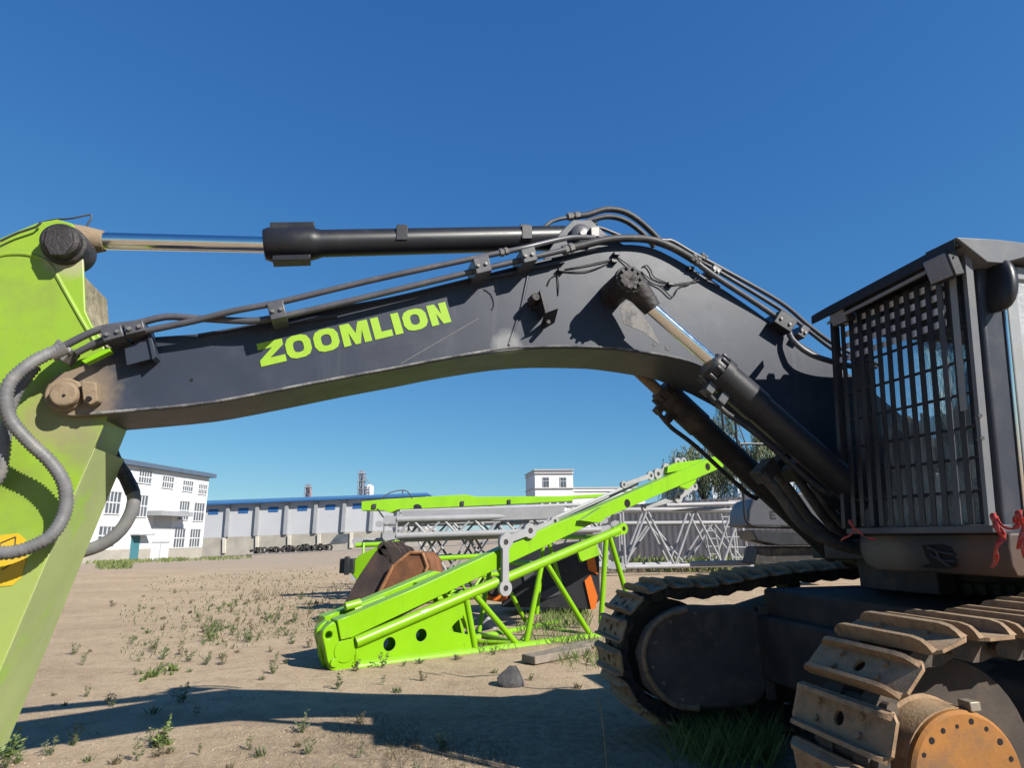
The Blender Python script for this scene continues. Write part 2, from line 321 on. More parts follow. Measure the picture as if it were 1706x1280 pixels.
M['weeddry'] = leafmat("dry_weed_leaf", (0.11, 0.085, 0.05), (0.20, 0.17, 0.09))
M['grass'] = leafmat("grass_blade", (0.09, 0.13, 0.03), (0.22, 0.25, 0.08))
def glass(name, col, alpha, rough=0.05):
    m = bpy.data.materials.new(name); m.use_nodes = True; t = m.node_tree; N = t.nodes; K = t.links
    for n in list(N): N.remove(n)
    o = N.new("ShaderNodeOutputMaterial"); tr = N.new("ShaderNodeBsdfTransparent"); tr.inputs[0].default_value = (*col, 1)
    gl = N.new("ShaderNodeBsdfGlossy"); gl.inputs["Roughness"].default_value = rough
    df = N.new("ShaderNodeBsdfDiffuse"); df.inputs[0].default_value = (0.52, 0.53, 0.53, 1)
    tc = N.new("ShaderNodeTexCoord"); mp = N.new("ShaderNodeMapping"); mp.inputs["Scale"].default_value = (3, 6, 1.1); K.new(tc.outputs["Object"], mp.inputs[0])
    no = N.new("ShaderNodeTexNoise"); no.inputs["Scale"].default_value = 2.0; no.inputs["Detail"].default_value = 7; no.inputs["Roughness"].default_value = 0.65; K.new(mp.outputs[0], no.inputs["Vector"])
    mr = N.new("ShaderNodeMapRange"); mr.inputs[1].default_value = 0.45; mr.inputs[2].default_value = 0.75; mr.inputs[3].default_value = alpha * 0.25; mr.inputs[4].default_value = alpha; K.new(no.outputs[0], mr.inputs[0])
    nb_ = N.new("ShaderNodeBump"); nb_.inputs["Strength"].default_value = 0.25; nb_.inputs["Distance"].default_value = 0.03; K.new(no.outputs[0], nb_.inputs["Height"]); K.new(nb_.outputs[0], gl.inputs["Normal"])
    fr = N.new("ShaderNodeFresnel"); fr.inputs[0].default_value = 1.32
    a = N.new("ShaderNodeMixShader"); K.new(fr.outputs[0], a.inputs[0]); K.new(tr.outputs[0], a.inputs[1]); K.new(gl.outputs[0], a.inputs[2])
    b = N.new("ShaderNodeMixShader"); K.new(mr.outputs[0], b.inputs[0]); K.new(a.outputs[0], b.inputs[1]); K.new(df.outputs[0], b.inputs[2])
    K.new(b.outputs[0], o.inputs[0]); return m
M['glass'] = glass("dusty_cab_glass", (0.97, 0.99, 1.0), 0.08, 0.10)
M['glassclear'] = glass("cab_side_glass", (0.98, 0.99, 1.0), 0.015)

def ground_mat():
    m = bpy.data.materials.new("bare_earth"); m.use_nodes = True; t = m.node_tree; N = t.nodes; K = t.links; p = N["Principled BSDF"]
    ge = N.new("ShaderNodeNewGeometry"); pos = ge.outputs["Position"]
    def noise(sc, det=6, rg=0.6, src=None):
        n = N.new("ShaderNodeTexNoise"); n.inputs["Scale"].default_value = sc; n.inputs["Detail"].default_value = det; n.inputs["Roughness"].default_value = rg; K.new(src or pos, n.inputs["Vector"]); return n.outputs[0]
    def ramp(s, a, b):
        r = N.new("ShaderNodeMapRange"); r.inputs[1].default_value = a; r.inputs[2].default_value = b; K.new(s, r.inputs[0]); return r.outputs[0]
    def math_(op, a, b):
        r = N.new("ShaderNodeMath"); r.operation = op
        for i, q in enumerate((a, b)):
            if isinstance(q, (int, float)): r.inputs[i].default_value = q
            else: K.new(q, r.inputs[i])
        return r.outputs[0]
    def mix(f, A, B):
        x = N.new("ShaderNodeMix"); x.data_type = 'RGBA'; K.new(f, x.inputs[0])
        for i, q in ((6, A), (7, B)):
            if isinstance(q, tuple): x.inputs[i].default_value = (*(z_ * KA for z_ in q), 1)
            else: K.new(q, x.inputs[i])
        return x.outputs[2]
    mp = N.new("ShaderNodeMapping"); mp.inputs["Scale"].default_value = (0.22, 1.0, 1.0); mp.inputs["Rotation"].default_value = (0, 0, rad(-12)); K.new(pos, mp.inputs[0])
    c = mix(ramp(noise(0.35), 0.3, 0.7), (0.485, 0.365, 0.24), (0.63, 0.485, 0.325))
    c = mix(math_('MULTIPLY', ramp(noise(0.9, 7, 0.65, mp.outputs[0]), 0.52, 0.68), 0.6), c, (0.35, 0.245, 0.16))      # long scuffs and tyre tracks
    c = mix(math_('MULTIPLY', ramp(noise(3.2, 9, 0.75), 0.48, 0.66), 0.6), c, (0.29, 0.21, 0.14))
    c = mix(math_('MULTIPLY', ramp(noise(38, 6, 0.7), 0.52, 0.66), 0.65), c, (0.24, 0.18, 0.125))
    c = mix(math_('MULTIPLY', ramp(noise(60, 4, 0.7), 0.6, 0.72), 0.5), c, (0.58, 0.47, 0.36))
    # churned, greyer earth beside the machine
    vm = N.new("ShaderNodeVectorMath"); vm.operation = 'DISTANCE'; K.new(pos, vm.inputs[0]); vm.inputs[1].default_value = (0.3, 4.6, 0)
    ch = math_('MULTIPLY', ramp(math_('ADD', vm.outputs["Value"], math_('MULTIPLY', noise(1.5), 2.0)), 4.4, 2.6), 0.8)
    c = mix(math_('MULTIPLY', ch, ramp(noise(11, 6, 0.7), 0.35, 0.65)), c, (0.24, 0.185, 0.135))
    # paler compacted strip far off
    sx = N.new("ShaderNodeSeparateXYZ"); K.new(pos, sx.inputs[0])
    c = mix(math_('MULTIPLY', ramp(math_('ADD', sx.outputs[1], math_('MULTIPLY', noise(0.12), 14)), 38, 50), 0.75), c, (0.40, 0.335, 0.27))
    K.new(c, p.inputs["Base Color"]); p.inputs["Roughness"].default_value = 0.95; p.inputs["Specular IOR Level"].default_value = 0.1
    # grouser prints left by a track
    wv = N.new("ShaderNodeTexWave"); wv.wave_type = 'BANDS'; wv.bands_direction = 'X'; wv.inputs["Scale"].default_value = 2.6; wv.inputs["Distortion"].default_value = 1.5; wv.inputs["Detail"].default_value = 2
    mq = N.new("ShaderNodeMapping"); mq.inputs["Rotation"].default_value = (0, 0, rad(-15)); K.new(pos, mq.inputs[0]); K.new(mq.outputs[0], wv.inputs["Vector"])
    hgt = math_('ADD', math_('MULTIPLY', math_('MULTIPLY', wv.outputs["Fac"], math_('MULTIPLY', ch, ramp(noise(0.8), 0.45, 0.6))), 1.3), math_('ADD', math_('MULTIPLY', noise(7, 9, 0.75), 1.8), math_('MULTIPLY', noise(45, 6, 0.7), 0.9)))
    b = N.new("ShaderNodeBump"); b.inputs["Strength"].default_value = 0.75; b.inputs["Distance"].default_value = 0.035; K.new(hgt, b.inputs["Height"]); K.new(b.outputs[0], p.inputs["Normal"])
    return m
# ------------------------------------------------------------------ ground
def grid(xs, ys, f, name, m):
    vs = [(x, y, f(x, y)) for y in ys for x in xs]; nx = len(xs)
    fs = [[j*nx+i, j*nx+i+1, (j+1)*nx+i+1, (j+1)*nx+i] for j in range(len(ys)-1) for i in range(nx-1)]
    b = MB(); b.add(vs, fs); return b.build(name, m, sharp=180)
def spread(lo, hi, n, k): 
    out = []
    for i in range(n + 1):
        t = -1 + 2 * i / n; out.append((lo + hi) / 2 + (hi - lo) / 2 * (0.04 * t + 0.96 * math.copysign(abs(t) ** k, t)))
    return out
xs = spread(-1800, 1800, 170, 4.2); ys = [-30 + 2.0 * i for i in range(16)] + [2 + 0.18 * i for i in range(80)]
y = ys[-1]; st = 0.2
while y < 2500: st *= 1.06; y += st; ys.append(y)
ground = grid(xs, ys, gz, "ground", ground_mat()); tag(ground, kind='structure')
M['road'] = mat("grey_apron", (0.36, 0.325, 0.29), 0.95, 0, 0.1, 0.15, dirt=((0.42, 0.34, 0.26), 0.6, 0.12, 0.5))
rx = [-75 + 2.5 * i for i in range(45)]; ry = [79 + 2.0 * i for i in range(9)]
road = grid(rx, ry, lambda x, y: gz(x, y) + 0.03, "road", M['road']); tag(road, kind='structure')
# ------------------------------------------------------------------ excavator
EX = empty("excavator", EXC_LOC, "large black and lime green crawler excavator with caged cab, its raised boom filling the picture", "excavator", rz=A15)
NB = 3.57; BW = 0.49                                # boom near face and width
nv = W((0, 1, 0))                                   # direction away from the camera across the machine
def pl(pts, n): return [W(L(x, y, n)) for x, y in pts]
def prism_px(pts, n0, n1, mb=None):
    mb = mb or MB(); P = pl(pts, n0); return mb.prism(P, nv * (n1 - n0))
boom_top = [(75,650),(84,634),(100,622),(128,612),(160,590),(205,573),(246,562),(330,556),(416,541),(500,521),(640,497),(771,466),(887,437),(945,424),(1000,411),(1035,407),(1070,409),(1100,418),(1150,445),(1200,478),(1260,519),(1320,562),(1400,612),(1500,690),(1580,770)]
boom_low = [(1600,840),(1560,880),(1500,860),(1430,800),(1350,722),(1250,650),(1156,606),(1112,596),(1043,585),(1000,582),(942,580.5),(900,581),(845,585),(780,594),(720,604),(667,614.5),(580,630),(499,646),(400,665),(327,677),(230,686),(137,693),(110,692),(88,684),(76,668)]
outline = spline([W(L(x, y, NB)) for x, y in boom_top], 0.12) + spline([W(L(x, y, NB)) for x, y in boom_low], 0.12)
bm_ = MB(); bm_.prism(outline, nv * BW)
boom = bm_.build("boom", M['boom'], EX, sharp=25, bevel=0.006)
# weld bead along the lower edge, weld seam across the side plate
M['weld'] = mat("dusty_weld_edge", (0.22, 0.215, 0.21), 0.7, 0, 0.5, 12, dirt=((0.06, 0.062, 0.075), 0.95, 5, 0.45), bump=0.5, bs=60)
wb = MB(); wb.tube(spline(pl([(150,689.5),(230,683),(327,673.5),(400,662),(499,642.5),(580,627),(667,611),(720,600.5),(780,590),(845,580),(905,577.5),(942,577),(1000,578.5),(1043,582),(1112,593),(1150,602)], NB), 0.05), 0.008, 8)
wb.build("weld_bead", M['weld'], boom)
ws = MB(); ws.tube(pl([(880,455),(869,510),(848,575)], NB - 0.001), 0.009, 8)
ws.tube(spline(pl([(806,482),(817,490),(822,502),(822,512),(819,516)], NB - 0.001), .02), 0.005, 6)
ws.build("weld_seam", M['boom'], boom)
# top flange lips (pads that carry the pipes)
for (x0, y0, x1, y1) in ((455,538,560,522),(800,462,860,450),(872,446,940,432)):
    P = pl([(x0,y0),(x1,y1),(x1+2,y1+5),(x0+2,y0+5)], NB - 0.035); tp = MB(); tp.prism(P, nv * 0.08); tp.build("pipe_pad", M['boom'], boom, bevel=0.003)
fl_ = MB(); lipL = spline([W(L(x, y, NB - .03)) for x, y in ((330,556),(416,541),(500,521),(640,497),(771,466),(887,437),(945,424),(1000,411))], .1); nl = len(lipL)
vs = []
for q in lipL: vs += [q, q - Vector((0,0,.012)), q - Vector((0,0,.012)) + nv*.0295, q + nv*.0295]
fl_.add(vs, [[4*i+k, 4*i+(k+1) % 4, 4*i+4+(k+1) % 4, 4*i+4+k] for i in range(nl-1) for k in range(4)] + [[0,1,2,3],[4*nl-1,4*nl-2,4*nl-3,4*nl-4]]); fl_.build("top_flange", M['boom'], boom, sharp=30)
# lettering on the side plate
TL, TR, BL, BR = [Vector((400 + x / 3.368, 340 + y / 3.368)) for x, y in ((92,786),(1150,549),(119,914),(1186,661))]
def tuv(u, v):
    a = TL.lerp(TR, u); b = BL.lerp(BR, u); q = a.lerp(b, v); return W(L(q.x, q.y, NB - 0.0035))
lt = MB()
def poly(pts): lt.prism([tuv(u, v) for u, v in pts], nv * 0.003)
def Z(a, b):
    poly([(a,0),(b,0),(b,.26),(a+.056,.70),(b,.70),(b,1),(a,1),(a,.74),(a+.075,.28),(a,.28)])
def O(a, b):
    def ring(u0, u1, v0, v1, cu, cv):
        return [(u0+cu,v0),(u1-cu,v0),(u1-cu*.35,v0+cv*.3),(u1,v0+cv),(u1,v1-cv),(u1-cu*.35,v1-cv*.3),(u1-cu,v1),(u0+cu,v1),(u0+cu*.35,v1-cv*.3),(u0,v1-cv),(u0,v0+cv),(u0+cu*.35,v0+cv*.3)]
    o = ring(a, b, 0, 1, .042, .30); i = ring(a+.039, b-.039, .25, .75, .018, .14)
    lt.plate([tuv(*p) for p in o], [[tuv(*p) for p in i]], nv * 0.003)
Z(0, .134); O(.143, .275); O(.291, .421)
poly([(.437,0),(.488,0),(.511,.50),(.534,0),(.584,0),(.584,1),(.546,1),(.546,.40),(.524,1),(.497,1),(.475,.40),(.475,1),(.437,1)])
poly([(.600,0),(.642,0),(.642,.70),(.695,.70),(.695,1),(.600,1)])
poly([(.708,0),(.749,0),(.749,1),(.708,1)])
O(.762, .886)
poly([(.899,0),(.940,0),(.962,.52),(.962,0),(1.0,0),(1.0,1),(.960,1),(.937,.46),(.937,1),(.899,1)])
lt.build("lettering", M['letter'], boom)
# boom tip boss and pin with its keeper
def cylN(px, py, n0, n1, prof_r, mb=None, seg=32):
    mb = mb or MB(); c = W(L(px, py, n0)); return mb.lathe(c, nv, [(0, prof_r * 0.93), (0.012, prof_r), (n1 - n0, prof_r)], seg)
def rpx(px, py, n, r): return (L(px + r, py, n) - L(px, py, n)).length
bt = MB(); r = rpx(104, 658, NB, 33); cylN(106, 657, NB - 0.025, NB + BW + 0.02, r, bt); bt.build("tip_boss", M['dustypin'], boom, bevel=0.004)
pinm = MB(); cylN(105, 656, NB - 0.075, NB - 0.02, rpx(104, 658, NB, 24), pinm)
pinm.prism(pl([(134,634),(160,637),(163,668),(150,675),(138,668)], NB - 0.07), nv * 0.065)
pin = pinm.build("boom_pin", M['dustypin'], boom, bevel=0.006)
ph = MB(); cylN(106, 659, NB - 0.078, NB - 0.07, rpx(104, 658, NB, 3), ph); cylN(147, 664, NB - 0.082, NB - 0.07, rpx(104, 658, NB, 5), ph); ph.build("pin_hole", M['hole'], pin)
# pipe bracket plate on the boom side near the tip
bp = MB(); bp.prism(pl([(207,580),(246,562),(256,597),(211,609)], NB - 0.075), nv * 0.010)
bp.prism(pl([(243,548),(249,546),(260,594),(254,600)], NB - 0.09), nv * 0.085); bp.build("bracket_plate", M['boom'], boom, bevel=0.002)
# lamp bracket standing off the side plate
lb = MB()
lb.prism(pl([(899,484),(903,483),(914,519),(909,522)], NB - 0.13), nv * 0.13)
lb.prism([W(L(901, 540, NB)), W(L(924, 536, NB)), W(L(930, 512, NB - .15)), W(L(908, 520, NB - .15))], Vector((0,0,-0.008)))
lb.prism(pl([(886,490),(904,486),(906,512),(889,516)], NB - 0.03), nv * 0.028)
lb.build("lamp_bracket", M['black'], boom, bevel=0.001)
lb2 = MB(); cylN(893, 494, NB - 0.12, NB - 0.02, 0.026, lb2, 16); lb2.build("bracket_bolt", M['pin'], boom); lb2 = MB(); cylN(914, 536, NB - .11, NB - .02, .014, lb2, 12); lb2.build("bracket_bolt", M['pin'], boom)
# upper pin bracket of the arm cylinder on top of the boom
ub = MB()
for n in (NB + 0.08, NB + BW - 0.12):
    ub.prism(pl([(905,432),(935,385),(955,366),(985,366),(1008,388),(1040,408),(1000,420)], n), nv * 0.05)
ub.build("cylinder_bracket", M['boom'], boom, bevel=0.004)
# small hole and scratch marks
hm = MB(); cylN(319, 633, NB - 0.003, NB + .02, rpx(319, 633, NB, 3), hm, 16)
hm.build("grease_hole", M['hole'], boom)
M['chalk'] = mat("chalk_mark", (0.22, 0.21, 0.21), 0.8, 0, 0.2, 20)
ck = MB()
for (cx, cy, r) in ((1091,493,4),(1113,578,4.5),(1091,573,3)):
    ck.tube([W(L(cx + r*math.cos(k*.6), cy + r*1.25*math.sin(k*.6), NB - .001)) for k in range(9)], 0.003, 5)
ck.tube(pl([(668,606),(735,567),(797,531)], NB - .0005), 0.0022, 5); ck.build("chalk_mark", M['chalk'], boom)
M['patch'] = mat("bare_primer_patch", (0.21, 0.20, 0.19), 0.7, 0, 0.2, 10, dirt=((0.075, 0.078, 0.09), 0.9, 10, 0.5))
pt = MB(); pt.prism(pl([(1033,512),(1045,502),(1060,512),(1085,545),(1100,575),(1070,552),(1040,540)], NB - .0015), nv * .0014); pt.build("paint_patch", M['patch'], boom)

# ---- boom cylinders
def boom_cylinder(n, eye, rod0, head, mid, foot, near):
    P = lambda p: W(L(p[0], p[1], n))
    e, r0, h, f = P(eye), P(rod0), P(head), P(foot); t = (f - r0).normalized()
    b = MB(); b.lathe(h, t, [(0, .055), (0.0, .088), (.02, .098), (.07, .098), (.075, .115), (.13, .115), (.135, .105), (.42, .105), (.425, .096), ((f - h).length, .096)], 28)
    if near: nm = "boom_cylinder"
    else: nm = "boom_cylinder"
    cyl = b.build(nm, M['blackdusty'] if not near else M['black'], EX)
    rd = MB(); rd.lathe(r0, t, [(0, .043), ((h - r0).length + .05, .043)], 24); rd.build("rod", M['chrome'] if near else M['dustypin'], cyl)
    ey = MB(); ey.tube([e - t * 0.02, e + t * 0.1, r0 + t * .06], [.10, .075, .058], 20); ey.build("rod_eye", M['pin'], cyl)
    fl = MB()
    sgn = Vector((t.z, 0, -t.x)); sgn = t.cross(nv).normalized()
    if sgn.z > 0: sgn = -sgn
    for dd in (0.0, 0.1):
        fl.obox(h + t * (.09 + dd) + sgn * .12, t * .028, sgn * .05, nv * .04)
    for k in range(10):
        an = 2 * math.pi * k / 10; q = h + t * .055 + (sgn * math.cos(an) + nv * math.sin(an)) * .105
        fl.tube([q - t * .035, q + t * .02], .012, 8)
    fl.build("head_flange", M['pipe'] if near else M['blackdusty'], cyl, bevel=0.004)
    pp = MB(); q0 = h + t * .10 + sgn * .16
    pp.tube(spline([q0, q0 + t * .15 + sgn * .02, q0 + t * .4 - sgn * .005, q0 + t * 0.95 - sgn * .01, q0 + t * 1.02 - sgn * .05], .04), .017, 10); pp.build("oil_pipe", M['rubber'], cyl)
    return cyl
bc = boom_cylinder(3.36, (1047,472), (1075,505), (1180,607), None, (1470,850), True)
bc2 = boom_cylinder(4.28, (1000,560), (1040,598), (1100,648), None, (1390,925), False)
# pin tube through the boom and its greasy cap
pc = MB(); c = W(L(1051, 463, 3.27)); pc.lathe(c, nv, [(0, .055), (.004, .07), (.012, .068), (.02, .088), (.05, .09), (.055, .083), (.34, .083), (.36, .115), (.42, .12)], 30)
pinc = pc.build("boom_cylinder_pin", M['pin'], EX)
pcb = MB()
for k in range(10):
    an = 2 * math.pi * k / 10; q = c + (Vector((math.cos(A15), math.sin(A15), 0)) * math.cos(an) + Vector((0,0,1)) * math.sin(an)) * .066
    pcb.tube([q - nv * .012, q + nv * .03], .010, 8)
pcb.build("cap_bolt", M['pin'], pinc)
# ---- arm cylinder
nA = NB + BW / 2
P = lambda x, y: W(L(x, y, nA))
e, h, f = P(100, 400), P(440, 408), P(965, 396); t = (f - h).normalized()
b = MB(); b.lathe(h, t, [(0, .06), (.0, .092), (.03, .105), (.27, .105), (.30, .098), (.34, .086), ((f - h).length - .12, .086), ((f-h).length - .06, .07), ((f-h).length, .05)], 32)
up = Vector((0,0,1)); b.obox(h + t * .16 + up * .105, t * .13, nv * .05, up * .022); b.obox(h + t * .17 - up * .11, t * .11, nv * .05, up * .018)
M['cyl'] = mat("arm_cylinder_paint", (0.016, 0.017, 0.021), 0.38, 0, 0.15, 3, dirt=((0.07, 0.065, 0.06), 0.3, 6, 0.58))
ac = b.build("arm_cylinder", M['cyl'], EX, bevel=0.003)
rd = MB(); rt = (h - e).normalized(); rd.lathe(e + rt * .2, rt, [(0, .05), ((h - e).length - .15, .05)], 32); rd.build("rod", M['chrome'], ac)
re = MB(); re.tube([e, e + rt * .12, e + rt * .22], [.10, .085, .06], 20); re.build("rod_eye", M['dustypin'], ac)
op = MB(); op.tube(spline([P(462,384),P(500,386),P(540,388),P(700,387.5),P(885,386.5),P(900,384),P(919,369),P(942,363),P(955,361)], .04), .014, 10)
op.build("oil_pipe", M['pipe'], ac)
for (x, y) in ((668,384),(872,383)):
    cb = MB(); q = P(x, y + 1); cb.obox(q + up * .012, t * .032, nv * .035, up * .018); cb.obox(q - up * .055, t * .036, nv * .09, up * .05)
    cl = cb.build("pipe_clamp", M['black'], ac, bevel=0.003)
    bb = MB()
    for d in (-.016, .016): bb.tube([q + t * d + up * .028, q + t * d + up * .045], .009, 8)
    bb.build("clamp_bolt", M['pin'], cl)
ep = MB(); ep.lathe(W(L(971, 388, NB + .03)), nv, [(0, .055), (.015, .075), (.43, .075)], 28); ep.build("cylinder_end_pin", M['pipe'], ac, bevel=.003)
et = MB(); et.obox(W(L(990, 388, NB + .02)), t * .03, nv * .02, up * .035); et.lathe(W(L(971, 388, NB + .005)), nv, [(0, .02), (.03, .02)], 14); et.build("pin_keeper", M['fitting'], ac, bevel=.003)
# ---- arm (stick)
NA0, NA1 = 3.625, 4.09
arm_out = [(-70,470),(-30,425),(0,397),(30,384),(62,371),(95,365),(120,372),(135,392),(139,440),(142,518),(152,540),(166,560),(196,640),(187,674),(128,812),(26,1053),(-75,1290),(-150,1440),(-300,1420),(-270,1180),(-220,950),(-150,700)]
am = MB(); am.prism([W(L(x, y, NA0)) for x, y in arm_out], nv * 0.016); am.prism([W(L(x, y, NA1 - .016)) for x, y in arm_out], nv * 0.016)
inner = [(-60,480),(-28,440),(5,420),(60,420),(110,440),(131,500),(140,530),(160,568),(184,640),(176,674),(118,812),(16,1053),(-85,1290),(-155,1420),(-290,1400),(-262,1180),(-212,950),(-142,700)]
am.prism([W(L(x, y, NA0 + .016)) for x, y in inner], nv * (NA1 - NA0 - .032))
arm = am.build("arm", M['green'], EX, sharp=25, bevel=0.005)
M['caked'] = mat("caked_mud", (0.30, 0.26, 0.17), 0.95, 0, 0.3, 8, dirt=((0.12, 0.10, 0.06), 0.9, 9, 0.52), bump=0.8, bs=18)
cm = MB(); 
I0 = [W(L(x, y, NA0 + .03)) for x, y in ((140,462),(143,512),(152,540),(168,572))]; 
for i in range(3):
    o = W((-.006,0,0)); cm.add([I0[i]-o, I0[i+1]-o, I0[i+1]-o+nv*.34, I0[i]-o+nv*.34, I0[i]+o*2, I0[i+1]+o*2, I0[i+1]+o*2+nv*.34, I0[i]+o*2+nv*.34], [[0,1,2,3],[7,6,5,4],[0,4,5,1],[1,5,6,2],[2,6,7,3],[3,7,4,0]])
cm.build("mud_cake", M['caked'], arm)
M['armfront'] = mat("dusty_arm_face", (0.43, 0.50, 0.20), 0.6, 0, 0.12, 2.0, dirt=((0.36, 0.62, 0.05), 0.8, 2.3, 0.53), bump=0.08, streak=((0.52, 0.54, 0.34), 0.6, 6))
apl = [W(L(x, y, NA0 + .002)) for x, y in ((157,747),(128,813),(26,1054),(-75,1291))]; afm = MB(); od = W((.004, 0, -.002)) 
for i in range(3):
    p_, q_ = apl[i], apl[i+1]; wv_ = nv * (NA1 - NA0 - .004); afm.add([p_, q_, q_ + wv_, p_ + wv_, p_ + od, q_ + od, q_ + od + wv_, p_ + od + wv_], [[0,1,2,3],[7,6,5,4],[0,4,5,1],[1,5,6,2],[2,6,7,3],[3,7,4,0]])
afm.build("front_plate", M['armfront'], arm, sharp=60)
rb = MB(); rb.tube(spline(pl([(-20,432),(10,424),(45,424),(72,432),(88,448),(112,490),(138,536),(160,572)], NA0), .03), .011, 8); rb.build("weld_ridge", M['green'], arm)
apb = MB(); cA = W(L(97, 397, NA0 - .10)); apb.lathe(cA, nv, [(0, .075), (.015, .092), (.06, .094), (.07, .108), (.22, .108)], 32)
apin = apb.build("arm_cylinder_pin", M['pin'], arm)
apd = MB(); apd.prism(pl([(78,380),(96,374),(118,383),(121,404),(106,425),(84,425),(72,404)], NA0 - .115), nv * .02); apd.build("pin_plate", M['pin'], apin, bevel=.004)
st = MB(); st.prism(pl([(-6,893),(30,889),(43,900),(44,930),(36,962),(20,976),(-6,978)], NA0 - .004), nv * .0035); stk = st.build("warning_sticker", M['sticker'], arm)
sl = MB()
for a, b2 in (((2,905),(26,895)),((26,895),(24,920)),((2,918),(14,912)),((3,950),(16,942)),((0,905),(0,925))): sl.tube(pl([a, b2], NA0 - .0045), .003, 5)
sl.build("sticker_print", M['black'], stk)
wr = MB(); wr.tube(spline([W(L(x, y, nA)) for x, y in ((66,372),(90,366),(118,364),(152,358),(147,372),(139,388))], .02), .005, 6); wr.build("grease_line", M['rubber'], arm); wr = MB(); wr.tube(spline(pl([(0,402),(30,388),(60,378),(68,370)], NA0 - .03), .03), .006, 6)
wr.build("grease_line", M['rubber'], arm)

# ---- pipes, hoses and clamps along the boom
def run(name, pts, n, r, m, seg=10, parent=EX, step=.04):
    if isinstance(n, (int, float)): n = [n] * len(pts)
    b = MB(); b.tube(spline([W(L(p[0], p[1], k)) for p, k in zip(pts, n)], step), r, seg); return b.build(name, m, parent)
run("boom_pipe", [(110,575),(166,549),(226,539.5),(276,528),(327,530.5),(416,535),(460,529),(500,521),(626,491.5),(798,450),(887,429),(942,416)], 3.465, .0185, M['pipe'])
run("boom_pipe", [(128,588),(172,568),(246,551),(327,534),(386,519),(445,508),(474,502),(626,465.5),(789,430.5),(830,422),(874,413),(919,402),(954,395.5),(990,396)], [3.5,3.48,3.46,3.44]+[3.42]*7+[3.46,3.5,3.55], .0175, M['pipe'])
run("boom_hose", [(942,416),(966,410),(1008,400),(1046,397),(1085,400),(1121,413),(1159,435)], 3.52, .026, M['rubber'], 12)
run("boom_pipe", [(1159,435),(1186,457),(1299,533),(1320,566),(1350,590),(1400,606),(1450,616)], [3.52,3.52,3.54,3.5,3.46,3.46,3.5], .02, M['pipe'])
run("boom_pipe", [(985,395),(1060,398),(1109,401),(1121,402.5),(1156,423),(1201,447),(1299,503),(1350,545),(1400,580),(1470,610)], 3.62, .016, M['pipe'])
run("boom_pipe", [(1121,412),(1156,430),(1201,455),(1299,515),(1345,550),(1400,590),(1460,612)], 3.72, .016, M['pipe'])
run("boom_hose", [(954,360.5),(978,358),(1008,349),(1037,352),(1061,365),(1085,386),(1100,402)], nA, .022, M['rubber'], 12)
run("boom_hose", [(962,375),(984,367),(1014,361),(1043,368.5),(1073,391),(1090,412)], nA + .1, .02, M['rubber'], 12)
run("boom_pipe", [(945,392),(970,378),(1000,380),(1040,395),(1090,405),(1130,420)], nA - .05, .014, M['pipe'])
def clampbox(x, y, wd, hg, n0, n1, ang=-14, bolts=((-.25,0),(.25,0)), m='pipe'):
    ca, sa = math.cos(rad(ang)), math.sin(rad(ang))
    q = lambda u, v: (x + u * ca - v * sa, y + u * sa + v * ca)
    cbm = MB(); cbm.prism(pl([q(-wd/2,-hg/2), q(wd/2,-hg/2), q(wd/2,hg/2), q(-wd/2,hg/2)], n0), nv * (n1 - n0))
    cl = cbm.build("pipe_clamp", M[m], EX, bevel=.006)
    bb = MB()
    for u, v in bolts: cylN(*q(u * wd, v * hg), n0 - .012, n0 + .002, .011, bb, 8)
    bb.build("clamp_bolt", M['fitting'], cl); return cl
clampbox(461, 516, 28, 30, 3.39, 3.60); clampbox(804, 440, 27, 28, 3.39, 3.60); clampbox(882, 424, 24, 24, 3.39, 3.60)
clampbox(186, 554, 36, 22, 3.42, 3.58, -16); clampbox(223, 545, 34, 20, 3.42, 3.58, -14)
clampbox(100, 583, 30, 26, 3.46, 3.58, 38, m='fitting')
def nut(x, y, ang, ln, r, n, parent=EX):
    ca, sa = math.cos(rad(ang)), math.sin(rad(ang)); p, q = W(L(x - ca*ln/2, y - sa*ln/2, n)), W(L(x + ca*ln/2, y + sa*ln/2, n)); d = q - p; b = MB()
    b.lathe(p, d, [(0, r*.8), (.002, r), (d.length*.42, r), (d.length*.45, r*.72), (d.length*.6, r*.72), (d.length*.62, r*.95), (d.length, r*.95)], 6); return b.build("hose_fitting", M['fitting'], parent)
nut(946, 415, -18, 18, .034, 3.49); nut(839, 420, -14, 14, .026, 3.42); nut(955, 360, -8, 20, .030, nA); nut(985, 372, -10, 16, .026, nA + .08); nut(1158, 433, 36, 16, .034, 3.52); nut(1172, 428, 36, 12, .024, 3.62)
clampbox(1194, 449, 16, 12, 3.58, 3.76, 33, m='pipe')
clampbox(1310, 535, 34, 24, 3.48, 3.78, 33, m='black')
clampbox(1340, 552, 14, 20, 3.5, 3.8, 33, m='pipe')
